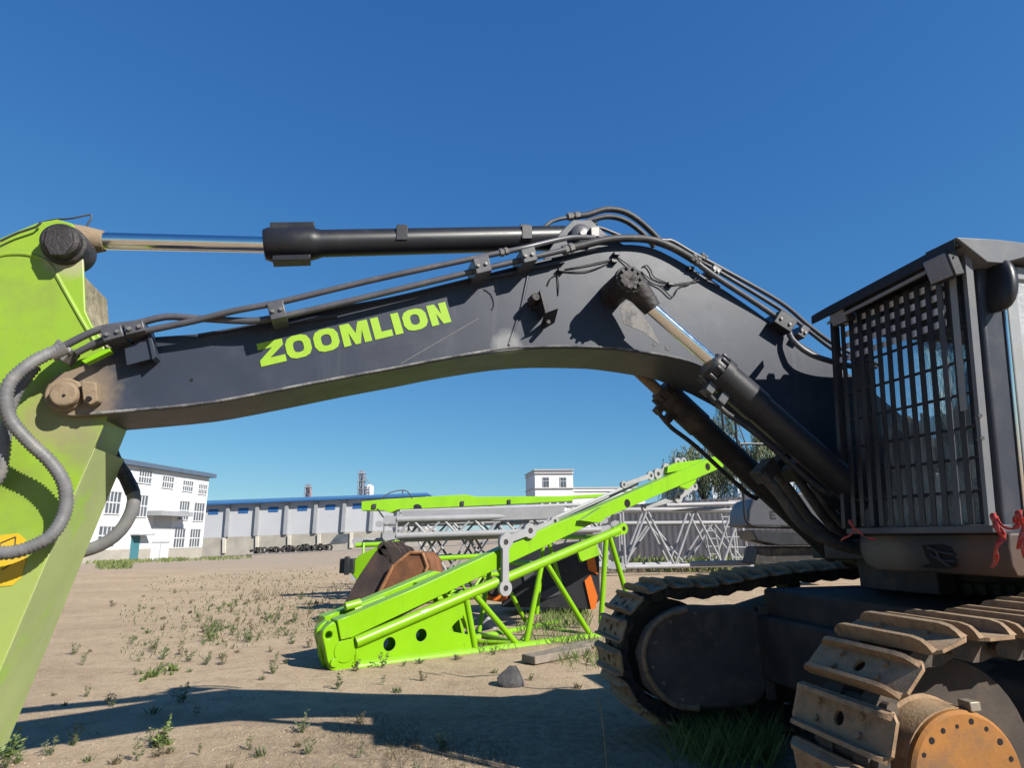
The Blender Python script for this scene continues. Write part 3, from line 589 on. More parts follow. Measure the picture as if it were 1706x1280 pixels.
# thin wires on the side plate
wi = MB()
for pts in ([(934,450),(970,443),(1020,432),(1026,425)], [(936,453),(980,451),(1018,437)], [(930,456),(918,463),(912,476)], [(928,458),(931,470),(930,492)], [(1026,427),(1042,438),(1060,452),(1070,462)], [(1068,452),(1085,466),(1110,474),(1150,470),(1180,466),(1200,478)], [(1072,468),(1100,478),(1115,492),(1122,494),(1130,480),(1140,476)], [(1070,445),(1078,442),(1085,452),(1090,462),(1118,474)], [(1152,455),(1165,455),(1150,472),(1133,477)]):
    wi.tube(spline([W(L(x, y, NB - .012 if i not in (0, len(pts)-1) else NB - .004)) for i, (x, y) in enumerate(pts)], .02), .0042, 6)
wi.build("sensor_wire", M['rubber'], EX)
wc = MB()
for x, y in ((934,451),(1022,436),(1026,424),(1116,474),(1150,448)): wc.obox(W(L(x, y, NB - .015)), W((.02,0,0)), nv * .02, Vector((0,0,.012)))
wc.build("wire_clip", M['black'], EX, bevel=.003)
# corrugated arm hoses
def conduit(pts, ns, r, m=M['conduit'], ridge=.0035, pitch=.016):
    pth = spline([W(L(p[0], p[1], k)) for p, k in zip(pts, ns)], .004)
    out = [pth[0]]; acc = 0
    for p, q in zip(pth, pth[1:]):
        acc += (q - p).length
        if acc >= pitch / 2: out.append(q); acc = 0
    rs = [r + (ridge if i % 2 else -ridge) for i in range(len(out))]
    b = MB(); b.tube(out, rs, 12); return b.build("arm_hose", m, EX, sharp=180)
conduit([(110,579),(80,590),(48,608),(18,636),(10,665),(18,700),(50,738),(82,768),(104,800),(110,830),(105,862),(82,895),(40,916),(0,922),(-60,915),(-120,890)], [3.47,3.45,3.42,3.40,3.4,3.42,3.45,3.48,3.5,3.52,3.52,3.5,3.5,3.5,3.5,3.5], .030)
conduit([(60,610),(30,650),(12,700),(6,760),(-5,800),(-40,830)], [3.55,3.53,3.53,3.54,3.55,3.55], .026)
hs = run("arm_hose", [(150,700),(175,760),(205,790),(222,820),(220,850),(200,885),(165,910),(110,925),(50,930)], 4.12, .036, M['conduit'], 14)
hs2 = run("arm_hose", [(170,705),(190,765),(208,792),(221,822)], 4.115, .0375, M['rubber'], 14)
fit = MB(); fit.tube(pl([(112,580),(86,592)], 3.465), .034, 12); fit.tube(pl([(150,578),(178,566)], 3.5), .024, 12); fit.build("hose_fitting", M['fitting'], EX)
gb = MB(); gb.prism(pl([(135,601),(182,578),(184,585),(142,606)], 3.47), nv * .05); gb.build("clamp_plate", M['lime'], EX, bevel=.002)
# hoses from the swing deck up to the boom foot
for k, (dx, n) in enumerate(((0, 3.66), (22, 3.82), (48, 3.95), (66, 4.1))):
    run("swing_hose", [(1268 + dx*1.1, 790 - dx*.1), (1300 + dx, 826), (1330 + dx, 868), (1365 + dx*.9, 895), (1420 + dx*.8, 915), (1500 + dx*.5, 925)], n, .034, M['dustyhose'], 12)
fl = MB()
for x, y, n in ((1275,785,3.7),(1300,775,3.85),(1325,782,3.6)): fl.obox(W(L(x, y, n)), W((.06,0,.05)), nv * .06, W((-.03,0,.04)))
fl.build("hose_block", M['blackdusty'], EX, bevel=.008)

# ---- swing deck, slew ring, carbody
def lb_(mb, a0, a1, n0, n1, z0, z1): return mb.box((a0, n0, z0), (a1, n1, z1), W)
dk = MB(); lb_(dk, 3.55, 8.6, 2.42, 3.5, 1.38, 1.50); lb_(dk, 3.5, 8.6, 3.5, 4.1, 1.42, 1.56); lb_(dk, 4.3, 8.6, 4.12, 5.2, 1.38, 1.50); lb_(dk, 3.8, 3.95, 3.45, 4.12, 1.2, 1.7)
dk.build("swing_deck", M['blackdusty'], EX, bevel=.01)
bx = MB(); lb_(bx, 4.6, 5.4, 4.22, 5.2, 1.5, 2.1); lb_(bx, 5.4, 8.6, 3.6, 5.2, 1.5, 2.35); lb_(bx, 5.6, 8.6, 2.45, 3.6, 1.5, 2.35); bx.build("engine_housing", M['black'], EX, bevel=.03)
ft = MB()
for n in (3.46, 4.10):
    ft.prism([W((3.75, n, 1.5)), W((5.1, n, 1.5)), W((4.9, n, 2.2)), W((4.5, n, 2.55)), W((4.15, n, 2.4)), W((3.7, n, 1.75))], nv * .05)
ft.build("boom_foot_bracket", M['blackdusty'], EX, bevel=.006)
sr = MB(); sr.lathe(W((4.75, 3.85, 1.18)), (0,0,1), [(0, .78), (.03, .82), (.09, .82), (.1, .78), (.2, .78)], 64)
for k in range(72):
    an = 2 * math.pi * k / 72; cc = W((4.75 + .83 * math.cos(an), 3.85 + .83 * math.sin(an), 1.235)); d = W((math.cos(an), math.sin(an), 0)); sr.obox(cc, d * .025, Vector((-d.y, d.x, 0)) * .02, Vector((0,0,.03)))
sr.build("slew_ring", M['blackdusty'], EX)
AU = rad(-4); NU = 3.68
def U(a, n, z):                                     # undercarriage frame: turned a little against the deck
    a -= 4.6; return W((4.6 + a * math.cos(AU) - n * math.sin(AU), NU + a * math.sin(AU) + n * math.cos(AU), z))
cbm = MB(); ub_ = lambda a0, a1, n0, n1, z0, z1: cbm.box((a0, n0, z0), (a1, n1, z1), lambda p: U(*p))
ub_(3.4, 5.8, -1.1, 1.1, .45, 1.16); ub_(3.3, 3.9, -1.15, 1.15, .45, .95); ub_(5.6, 6.3, -1.15, 1.15, .45, .95)
cbm.build("carbody", M['frame_dark'], EX, bevel=.03)
# handrail and mirror stay on the far side of the deck
hr = MB(); 
for pts in ([(1200,668),(1203,690),(1206,716)], [(1227,690),(1226,705),(1229,740),(1240,748)], [(1232,740),(1262,740),(1295,742)], [(1236,795),(1239,830),(1241,862),(1248,873),(1262,877),(1300,878)]):
    hr = MB(); hr.tube(spline([W(L(x, y, 5.15)) for x, y in pts], .05), .012, 8); hr.build("handrail", M['black'], EX)

# ---- tracks
AFR = 2.10
def track_path():
    pts = []
    cx, cz, r = AFR + .55, .665, .52
    for k in range(0, 27): an = rad(262 - k * 6.2); pts.append((cx + r * math.cos(an), cz + r * math.sin(an)))
    pts += [(AFR + .9, 1.175), (AFR + 1.3, 1.235), (AFR + 1.7, 1.275), (AFR + 2.2, 1.30), (AFR + 3.0, 1.315), (AFR + 3.8, 1.31), (AFR + 4.6, 1.26)]
    cx2, cz2, r2 = AFR + 4.9, .70, .54
    for k in range(0, 27): an = rad(85 - k * 6.3); pts.append((cx2 + r2 * math.cos(an), cz2 + r2 * math.sin(an)))
    pts += [(AFR + 4.3, .05), (AFR + 3.4, .045), (AFR + 2.4, .045), (AFR + 1.5, .05), (AFR + .9, .10)]
    return pts
def resample(pts, step):
    P = [Vector((p[0], p[1])) for p in pts] + [Vector(pts[0])]
    tot = sum((b - a).length for a, b in zip(P, P[1:])); n = int(round(tot / step)); st = tot / n; out = []; i = 0; acc = 0.0
    for k in range(n):
        d = k * st
        while acc + (P[i+1] - P[i]).length < d: acc += (P[i+1] - P[i]).length; i += 1
        out.append(P[i].lerp(P[i+1], (d - acc) / (P[i+1] - P[i]).length))
    return out
SW = 0.60
def shoe_mesh():
    # local x: along travel, y: across the track, z: outward
    b = MB(); X = Vector((1,0,0)); Y = Vector((0,1,0)); h2 = SW / 2
    outer = [(-.094,-h2+.03,.0),(-.06,-h2,.0),(.06,-h2,.0),(.094,-h2+.03,.0),(.094,h2-.03,.0),(.06,h2,.0),(-.06,h2,.0),(-.094,h2-.03,.0)]
    b.plate(outer, [circ((.0,.0,0), X, Y, .030, 18)], (0,0,.014))
    for (x, t) in ((-.086, .018), (.068, .020)):     # two grouser ribs with rounded ends
        rib = []
        for (y, z) in ((-h2+.015,.012),(-h2+.03,.036),(-h2+.055,.055),(-h2+.10,.064),(h2-.10,.064),(h2-.055,.055),(h2-.03,.036),(h2-.015,.012)): rib.append((x - t/2, y, z))
        rib = [Vector(p) for p in rib]; vs = rib + [p + Vector((t + .012 if p.z < .03 else t, 0, 0)) for p in rib]
        n = len(rib); b.add(vs, [list(range(n))[::-1], list(range(n, 2*n))] + [[i, (i+1) % n, (i+1) % n + n, i+n] for i in range(n)])
    for (x, y) in ((-.035,-.13),(.035,-.13),(-.035,.13),(.035,.13)):
        b.lathe((x, y, .012), (0,0,1), [(0,.014),(.014,.014),(.016,.010)], 8)
    me = bpy.data.meshes.new("track_shoe"); me.from_pydata(b.v, [], b.f)
    bm = bmesh.new(); bm.from_mesh(me); bmesh.ops.recalc_face_normals(bm, faces=bm.faces); bm.to_mesh(me); bm.free()
    for p in me.polygons: p.use_smooth = True
    me.set_sharp_from_angle(angle=rad(35)); me.materials.append(M['shoe']); return me
SHOE = shoe_mesh(); PATH = track_path(); RS = resample(PATH, .230)
def track(nc, side):
    cb = MB(); m = 260; fine = resample(PATH, .045); n = len(fine)
    for (o0, o1, wa, wb_) in ((-.012, -.10, -.15, -.06), (-.012, -.10, .06, .15)):
        vs = []
        for i in range(n):
            p = fine[i]; t = (fine[(i+1) % n] - fine[i-1]).normalized(); out = Vector((-t.y, t.x))
            wob = .012 * math.sin(i * 2 * math.pi / 4.7)
            for (o, ww) in ((o0, wa), (o0, wb_), (o1 + wob, wb_), (o1 + wob, wa)):
                q = p + out * o; vs.append(U(q.x, nc + ww, q.y))
        fs = []
        for i in range(n):
            j = (i + 1) % n
            for k in range(4): k2 = (k + 1) % 4; fs.append([i*4+k, i*4+k2, j*4+k2, j*4+k])
        cb.add(vs, fs)
    for i in range(len(RS)):
        p = RS[i]; t = (RS[(i+1) % len(RS)] - RS[i-1]).normalized(); out = Vector((-t.y, t.x)); q = p - out * .06 + t * .1
        cb.tube([U(q.x, nc - .19, q.y), U(q.x, nc + .19, q.y)], .028, 10)
    tr = cb.build("track", M['chain'], EX)
    inv = ROOTS[EX.name]
    for i, p in enumerate(RS):
        t = (RS[(i+1) % len(RS)] - RS[i-1]).normalized(); out = Vector((-t.y, t.x))
        X = (U(t.x + 4.6, 0, t.y) - U(4.6, 0, 0)).normalized(); Zv = (U(out.x + 4.6, 0, out.y) - U(4.6, 0, 0)).normalized(); Yv = Zv.cross(X)
        o = bpy.data.objects.new("track_shoe", SHOE); COL.objects.link(o); o.parent = tr
        mw = Matrix((( X.x, Yv.x, Zv.x, 0), (X.y, Yv.y, Zv.y, 0), (X.z, Yv.z, Zv.z, 0), (0,0,0,1))); mw.translation = U(p.x, nc, p.y)
        o.matrix_local = inv @ mw
    fr = MB(); w0 = nc - .06 if side < 0 else nc - .17
    pr = [(AFR+.95,.30),(AFR+1.3,.22),(AFR+4.3,.22),(AFR+4.6,.5),(AFR+4.5,1.0),(AFR+3.6,1.14),(AFR+1.7,1.08),(AFR+1.05,.92),(AFR+.9,.6)]
    fr.prism([U(a, w0, z) for a, z in pr], U(4.6, .36, 0) - U(4.6, 0, 0))
    for k in range(8): fr.lathe(U(AFR+1.4+.42*k, nc-.16, .19), U(4.6,1,0)-U(4.6,0,0), [(0,.06),(.01,.11),(.31,.11),(.32,.06)], 20)
    fr.build("track_frame", M['frame_dark'], tr, bevel=.02)
    for cx, rr in ((AFR+.55, .40), (AFR+4.9, .42)):
        wb = MB(); wb.lathe(U(cx, nc-.05, .665), U(4.6,1,0)-U(4.6,0,0), [(0,.2),(.01,rr*.8),(.02,rr),(.18,rr),(.19,rr*.8),(.2,.2)], 40); wb.build("wheel", M['frame_dark'], tr)
    return tr
tn = track(-1.41, -1); tf_ = track(1.41, 1)
ax = (U(4.6,1,0) - U(4.6,0,0)).normalized()
# final drive on the near track: round orange cover with bolt holes
cxn, czn = AFR + .66, .60
fd = MB(); c0 = W(L(1618, 1306, 2.20)); fd.lathe(c0, ax, [(0, .02), (.0, .245), (.012, .258), (.03, .258)], 56)
drv = fd.build("final_drive", M['orange'], tn, sharp=30)
hb = MB(); hb.lathe(c0 + ax * .031, ax, [(0, .25), (.004, .262), (.14, .268), (.145, .285), (.30, .285)], 56); hb.build("drive_hub", M['shoe'], tn, sharp=30)
fh = MB(); ex = (U(5.6,0,0) - U(4.6,0,0)).normalized(); ez = Vector((0,0,1))
for k in range(20):
    an = 2 * math.pi * k / 20 + .1; q = c0 + (ex * math.cos(an) + ez * math.sin(an)) * .222
    rr_ = .008 + .005 * ((k * 7) % 5) / 4; fh = MB(); fh.lathe(q - ax * .0015 - ez * .006 * ((k * 3) % 4), ax, [(0, rr_), (.01, rr_)], 12); fh.build("bolt_hole", M['hole'], drv)
lug = MB(); lug.obox(c0 + ez * .268 + ex * .08 + ax * .03, ex * .025, ax * .03, ez * .018); lug.build("drain_lug", M['bolt'], drv, bevel=.004)
# motor cover seen on the inside of the far track
fm = MB(); prf = [(AFR+.2,.45),(AFR+.35,.32),(AFR+.6,.26),(AFR+1.2,.32),(AFR+1.25,.95),(AFR+.8,1.03),(AFR+.5,1.02),(AFR+.25,.88),(AFR+.15,.68)]
fm.prism([U(a, 1.06, z) for a, z in spline([(p[0], p[1], 0) for p in prf], .06) and [(q.x, q.y) for q in spline([(p[0], p[1], 0) for p in prf], .06)]], ax * .12)
fm.build("motor_cover", M['motor'], tf_, bevel=.03)
rm = MB(); rim = [(AFR+.62,.27),(AFR+.42,.31),(AFR+.27,.44),(AFR+.19,.62),(AFR+.22,.80),(AFR+.36,.95),(AFR+.58,1.01)]
rm.tube(spline([U(a, 1.052, z) for a, z in rim], .04), .022, 8); rm.build("cover_rim", M['shoe'], tf_)
for k in range(7):
    a, z = rim[k]; b = MB(); q = U(a + (.07 if k else 0) , 1.058, z + (.03 if z < .6 else -.03)); b.lathe(q - ax * .01, ax, [(0, .014), (.02, .016)], 6); b.build("cover_bolt", M['bolt'], tf_)
for a0 in (AFR+1.25,):
    b = MB(); b.prism([U(a, 1.045, z) for a, z in ((a0-.03,.30),(a0+.05,.30),(a0+.05,1.02),(a0-.03,1.02))], ax*.02); b.build("frame_rib", M['motor'], tf_, bevel=.004)
for t_, nc_ in ((tn, -1.41), (tf_, 1.41)):
    for a0 in (AFR+1.75, AFR+3.2):
        b = MB(); b.lathe(U(a0, nc_-.10, 1.165), ax, [(0,.03),(.005,.065),(.2,.065),(.205,.03)], 18); b.build("carrier_roller", M['frame_dark'], t_)
# ------------------------------------------------------------------ cab
W_, LA_, L_ = W, LA, L
LEAN = 0.10                                         # the machine stands leaning a little towards the camera
def W(p): return W_((p[0], p[1] - LEAN * (p[2] - 1.62), p[2]))
def LA(px, py, a): q = LA_(px, py, a); return Vector((q.x, q.y + LEAN * (q.z - 1.62), q.z))
def L(px, py, n): q = L_(px, py, n); return Vector((q.x, q.y + LEAN * (q.z - 1.62), q.z))
CF = 3.17; N0, N1 = 2.46, 3.34; CR = 4.85
def cbx(mb, a0, a1, n0, n1, z0, z1): return mb.box((a0, n0, z0), (a1, n1, z1), W)
cb = MB()
cbx(cb, CF, CF+.10, N1-.07, N1, 1.62, 2.96)                                    # far front post
cbx(cb, CR-.1, CR, N0, N0+.09, 1.5, 2.96); cbx(cb, CR-.1, CR, N1-.09, N1, 1.5, 2.96); cbx(cb, 4.2, 4.3, N1-.06, N1, 1.9, 2.96)
cbx(cb, CF, CR, N0+.02, N1, 2.96, 3.005)                                          # roof
cbx(cb, CF+.02, CR, N0+.02, N1, 1.50, 1.60)                                     # floor
cbx(cb, CF+.101, CR-.101, N1-.05, N1-.003, 1.6, 1.98)                            # far side lower wall
cbx(cb, CR-.08, CR-.02, N0+.09, N1-.09, 1.6, 2.2); cbx(cb, CF+.101, CR-.101, N1-.055, N1-.004, 2.86, 2.96)
cbx(cb, CF+.10, CR-.1, N0+.03, N0+.09, 2.9, 2.96)
cab = cb.build("cab", M['darkgrey'], EX, bevel=.012)
fp = MB(); cbx(fp, CF-.02, CF+.13, N0-.01, N0+.11, 1.56, 2.97); fp.build("front_pillar", M['pillar'], cab, bevel=.02)
# rounded lower skirt
sk = MB(); prof = [(CF-.02,1.60),(CF-.05,1.50),(CF-.05,1.42),(CF-.02,1.36),(CR,1.36),(CR,1.60)]
def skirtpts():
    out = []
    for n, dz, da in ((N1+.06,0.0,.0),):
        pass
    return out
rows = []
for n, lift, back in ((N0-.06,0,0),(N1-.10,0,0),(N1-.02,.02,.01),(N1+.03,.07,.04),(N1+.06,.14,.10)):
    rows.append([W(p) for p in ((CF-.04+back,n,1.595),(CF-.055+back,n,1.53),(CF-.05+back,n,1.44+lift*.8),(CF-.02+back,n,1.385+lift),(CF+.3+back,n,1.375+lift),(CF+.3,n,1.595))])
vs = [p for r in rows for p in r]; fs = []
for i in range(len(rows)-1):
    for k in range(6): k2 = (k+1) % 6; fs.append([i*6+k, i*6+k2, (i+1)*6+k2, (i+1)*6+k])
fs += [list(range(6)), [len(vs)-6+k for k in range(6)][::-1]]
sk.add(vs, fs); cbx(sk, CF+.3, CR, N0-.05, N1, 1.38, 1.59); skirt = sk.build("lower_skirt", M['skirt'], cab, bevel=.012)
hk = MB(); hk.prism([W(LA(x, y, CF-.058)) for x, y in ((1541,909),(1570,907),(1584,912),(1594,945),(1575,948),(1556,930))], W((.02,0,0))); cut = hk.build("skirt_opening", M['hole'], skirt)
hw = MB()
for k, pts in enumerate(([(1545,912),(1565,920),(1590,925)],[(1550,925),(1572,935),(1592,935)],[(1558,915),(1568,935),(1585,945)])):
    hw.tube(spline([W(LA(x, y, CF-.066)) for x, y in pts], .02), .007, 6)
hw.build("wiring_loom", M['rubber'], skirt)
lip = MB(); cbx(lip, CF-.11, CF+.02, N0-.03, N1+.03, 1.595, 1.635); lip.build("guard_base", M['darkgrey'], cab, bevel=.006)
# glazing
gl = MB(); cbx(gl, CF+.03, CF+.036, N0+.11, N1-.07, 1.60, 3.0); gl.build("windscreen", M['glass'], cab)
g2 = MB(); cbx(g2, CF+.101, CR-.11, N1-.03, N1-.025, 1.98, 2.86); g2.build("side_window", M['glassclear'], cab)
g3 = MB(); cbx(g3, CR-.055, CR-.05, N0+.09, N1-.09, 2.2, 3.0); g3.build("rear_window", M['glassclear'], cab)
M['filmclear'] = glass("wrinkled_plastic_film", (0.85, 0.88, 0.9), 1.0, 0.2)
wf = MB(); vs = []; fs = []; nu, nw = 30, 10
for j in range(nw + 1):
    for i in range(nu + 1):
        z = 1.64 + .62 * j / nw + .02 * math.sin(i * 1.3); n = N0 + .13 + (N1 - N0 - .24) * i / nu; vs.append(W((CF + .075 + .018 * math.sin(i * 1.9 + .6 * math.sin(j)) + .006 * math.sin(j * 2.1 + i), n, z)))
o_ = len(vs); vs += [p + W_((.003, 0, 0)) for p in vs]
for j in range(nw):
    for i in range(nu): q = j*(nu+1)+i; fs += [[q, q+1, q+nu+2, q+nu+1], [q+o_+nu+1, q+o_+nu+2, q+o_+1, q+o_]]
wf.add(vs, fs); wf.build("plastic_sheet", M['filmclear'], cab, sharp=180)
# door on the near side
dr = MB()
D0, D1 = CF + .15, 4.35
for a0, a1, z0, z1 in ((D0,D0+.085,1.55,2.98),(D1-.08,D1,1.55,2.98),(D0+.085,D1-.08,2.90,2.98),(D0+.085,D1-.08,1.55,1.62),(D0+.085,D1-.08,2.18,2.25)):
    cbx(dr, a0, a1, N0-.015, N0+.05, z0, z1)
door = dr.build("door", M['cabgrey'], cab, bevel=.012)
dp = MB(); cbx(dp, D0+.085, D1-.08, N0+.0, N0+.012, 2.25, 2.90); dp.build("plastic_film", M['silver'], door)
dq = MB(); cbx(dq, D0+.085, D1-.08, N0+.005, N0+.02, 1.62, 2.18); dq.build("door_panel", M['black'], door)
dh = MB(); cbx(dh, D0-.03, D0-.012, N0-.022, N0+.03, 1.55, 2.98); dh.build("door_seal", M['chrome'], door, bevel=.004)
ds = MB(); cbx(ds, D0-.011, D0-.002, N0-.016, N0+.03, 1.56, 2.98); ds.build("door_gap", M['hole'], door)
# roof visor and guard
vs_ = MB()
vs_.prism([W(p) for p in ((2.94,N0-.07,3.015),(2.94,N1-.06,2.98),(CR,N1+.0,3.06),(CR,N0-.07,3.09))], Vector((0,0,.02)))
vs_.prism([W(p) for p in ((2.925,N0-.08,2.98),(2.925,N1-.06,2.945),(2.925,N1-.06,3.007),(2.925,N0-.08,3.045))], W((.02,0,0)))
visor = vs_.build("roof_visor", M['black'], cab, bevel=.005)
rs = MB(); rs.prism([W(p) for p in ((2.93,N0-.085,3.05),(3.12,N0-.085,2.94),(3.22,N0-.085,2.945),(3.4,N0-.085,3.0),(CR,N0-.085,3.01),(CR,N0-.085,3.09),(3.2,N0-.085,3.07))], W((0,.025,0)))
rs.build("roof_side_plate", M['roofgrey'], visor, bevel=.004)
vb = MB(); vb.prism([W(p) for p in ((2.95,N0-.05,2.955),(2.95,N1-.16,2.915),(2.95,N1-.16,2.935),(2.95,N0-.05,2.975))], W((.03,0,0))); vb.build("visor_rail", M['cabgrey'], visor, bevel=.002)
ring_ = MB(); rc = W(L(1668, 404, N0 + .3)); ring_.tube([rc + W((.03*math.cos(rad(k*20)),0,0)) + Vector((0,0,.028*math.sin(rad(k*20)))) for k in range(10)], .005, 6); ring_.build("lifting_eye", M['fitting'], visor)
GA = 3.04
def guard(name, a0, a1, n0, n1, z0, z1, m):
    b = MB(); cbx(b, a0, a1, n0, n1, z0, z1); return b.build(name, m, cab, bevel=.0015)
nb = 12
for k in range(nb):
    n = N1 - .06 - k * .0690
    guard("guard_bar", GA, GA+.007, n-.0165, n+.0165, 1.64, 2.94, M['black'] if k not in (nb - 2,) else M['darkgrey'])
gpost = guard("guard_post", GA-.012, GA+.035, N0-.042, N0-.020, 1.63, 3.0, M['roofgrey']); guard("guard_post", GA-.012, GA+.035, N1+.0, N1+.03, 1.63, 2.97, M['black'])
guard("guard_post", GA-.02, GA-.012, N0+.015, N0+.05, 2.2, 2.9, M['cabgrey'])
for z in (1.80, 1.965, 2.12, 2.29, 2.46, 2.63):
    b = MB(); b.tube([W((GA+.016, N0-.03, z)), W((GA+.016, N1+.02, z))], .0085, 8); b.build("guard_rod", M['black'], cab)
M['strip'] = mat('sunlit_tone_guard_strip', (0.85, 0.84, 0.90), 0.4, 0, 0.1, 8)  # near-white tone paints in sunlight that does not reach the strips
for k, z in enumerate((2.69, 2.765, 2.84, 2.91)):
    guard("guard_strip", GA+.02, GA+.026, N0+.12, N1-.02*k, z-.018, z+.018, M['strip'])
for z in (2.05, 2.16): 
    b = MB(); b.tube([W((GA-.015, N0-.05, z)), W((GA+.02, N0-.0, z))], .010, 8); b.build("guard_bolt", M['fitting'], cab)
# work lamps
for x, y, r_, a in ((1571,446,.062,2.96),(1402,524,.055,2.98)):
    q = W(LA(x, y, a)); fx = W((-1,0,-.25)).normalized(); sx = W((0,1,0)); ux = fx.cross(sx); 
    b = MB(); b.obox(q, fx * .03, sx * r_, ux * r_); o = b.build("work_lamp", M['black'], cab, bevel=.008)
    b = MB(); b.obox(q + fx * .031, fx * .004, sx * r_ * .88, ux * r_ * .88); b.build("lamp_lens", M['lampglass'], o, bevel=.004)
# mirror on its arm
mq = W(L(1662, 476, 2.30)); b = MB()
vs = []; fs = []; NU_, NV_ = 20, 12
ma, mn_, mu_ = W((1,0,0)), W((0,1,0)), Vector((0,0,1))
for j in range(NV_ + 1):
    f = math.pi * j / NV_
    for i in range(NU_):
        an = 2*math.pi*i/NU_; sx = math.copysign(abs(math.cos(an))**.7, math.cos(an)) * math.sin(f)**.75; sy = math.copysign(abs(math.sin(an))**.7, math.sin(an)) * math.sin(f)**.75; sz = math.cos(f)
        vs.append(mq + ma * (sx * .045) + mn_ * (sy * .085) + mu_ * (sz * .145) + ma * (.02 * sz))
for j in range(NV_):
    for i in range(NU_): i2 = (i+1) % NU_; fs.append([j*NU_+i, j*NU_+i2, (j+1)*NU_+i2, (j+1)*NU_+i])
b.add(vs, fs); mir = b.build("side_mirror", M['black'], cab, sharp=50)
b = MB(); b.tube([mq, W(L(1640, 462, 2.43))], .013, 8); b.tube(spline([mq + mu_ * -.1, W(L(1652, 500, 2.38)), W(L(1648, 540, 2.44))], .03), .009, 8); b.tube([mq + mu_ * .1, W(L(1655, 425, 2.33))], .013, 8); b.build("mirror_arm", M['black'], mir)
# seat and controls inside
b = MB(); cbx(b, 3.95, 4.45, 2.68, 3.15, 1.6, 2.02); st_ = b.build("seat", M['seat'], cab, bevel=.05)
b = MB(); b.prism([W(p) for p in ((4.38,2.69,1.98),(4.52,2.69,1.98),(4.66,2.69,2.72),(4.54,2.69,2.74))], nv * .45); b.build("seat_back", M['seat'], cab, bevel=.05)
b = MB(); cbx(b, 3.85, 4.3, 2.52, 2.64, 1.6, 2.15); cbx(b, 3.85, 4.3, 3.2, 3.32, 1.6, 2.15); cbx(b, 3.32, 3.42, 3.12, 3.3, 1.6, 2.22)
b.tube([W((3.9, 2.58, 2.15)), W((3.86, 2.58, 2.34))], .022, 8); b.tube([W((3.9, 3.26, 2.15)), W((3.86, 3.26, 2.34))], .022, 8); b.build("control_console", M['seat'], cab, bevel=.02)

W, LA, L = W_, LA_, L_
# ribbons tied to the guard
def ribbon(px, py, pts, label, a=None):
    q = W(LA(px, py, 3.0)); o = MB()
    for strip in pts:
        c = spline([W(LA(x, y, aa)) for x, y, aa in strip], .015); vs = []; n = len(c)
        for i, p in enumerate(c):
            wv = W((.25, .9, 0)) * (.016 + .006 * math.sin(i * 1.1)); wv = wv + Vector((0, 0, .004 * math.sin(i * .9)))
            off = W((-.012 * math.sin(i * .8), 0, 0)); th = W((.003, 0, 0))
            vs += [p + off - wv, p + off + wv, p + off + wv + th, p + off - wv + th]
        fs = [[k, k+1, k+5, k+4] for i in range(n-1) for k in (4*i, 4*i+1, 4*i+2)] + [[4*i+3, 4*i, 4*i+4, 4*i+7] for i in range(n-1)] + [[0,3,2,1],[4*n-4,4*n-3,4*n-2,4*n-1]]
        o.add(vs, fs)
    return tag(o.build("ribbon", M['ribbon'], None, sharp=180, origin=q), label, "ribbon")
ribbon(1658, 858, [[(1655,855,3.0),(1660,872,2.98),(1668,890,2.98),(1664,908,2.97),(1656,930,2.97),(1652,946,2.98)], [(1658,860,2.99),(1672,878,2.97),(1688,882,2.96),(1702,870,2.98)], [(1660,866,2.98),(1664,885,2.96),(1672,900,2.97)]], "crumpled red ribbon tied to the near bottom corner of the cab guard")
ribbon(1416, 868, [[(1416,866,3.0),(1422,880,2.98),(1414,892,2.97),(1402,902,2.98)], [(1418,868,2.99),(1425,884,2.97),(1440,893,2.97),(1456,900,2.98)]], "dull red ribbon tied to the far bottom corner of the cab guard")
ribbon(1700, 860, [[(1692,872,2.94),(1700,860,2.92),(1704,890,2.92),(1696,915,2.93)], [(1698,850,2.92),(1703,880,2.91),(1708,930,2.92)]], "faded pink ribbon tied at the cab door edge, right picture edge")
# ------------------------------------------------------------------ green crane boom foot on the ground, with the mast lying on it
LO = G(548, 1119); LE = (G(980, 1062) - LO); LE.z = 0; LE.normalize(); LW = Vector((-LE.y, LE.x, 0)); UZ = Vector((0,0,1)); LO = Vector((LO.x, LO.y, 0))
def LP(px, py, w_=0.0):                             # point on the plane w = const of the lattice frame
    d = ray(px, py); o = Vector((0,0,H)); base = LO + LW * w_; k = (base - o).dot(LW) / d.dot(LW); return o + d * k
def tubes(name, segs, r, m, parent, seg=10):
    out = []
    for p, q in segs:
        b = MB(); b.tube([p, q], r, seg); out.append(b.build(name, m, parent))
    return out
BF = empty("crane_boom_foot", LO, "bright lime lattice crane boom foot with solid pierced nose plate lying on the dirt", "crane boom")
WD = 1.75
WNOSE = 0.22
def wide(t): return WNOSE + (WD - WNOSE) * max(0.0, min(1.0, t / 4.2))
def far(p): return p + LW * wide((p - LO).dot(LE))
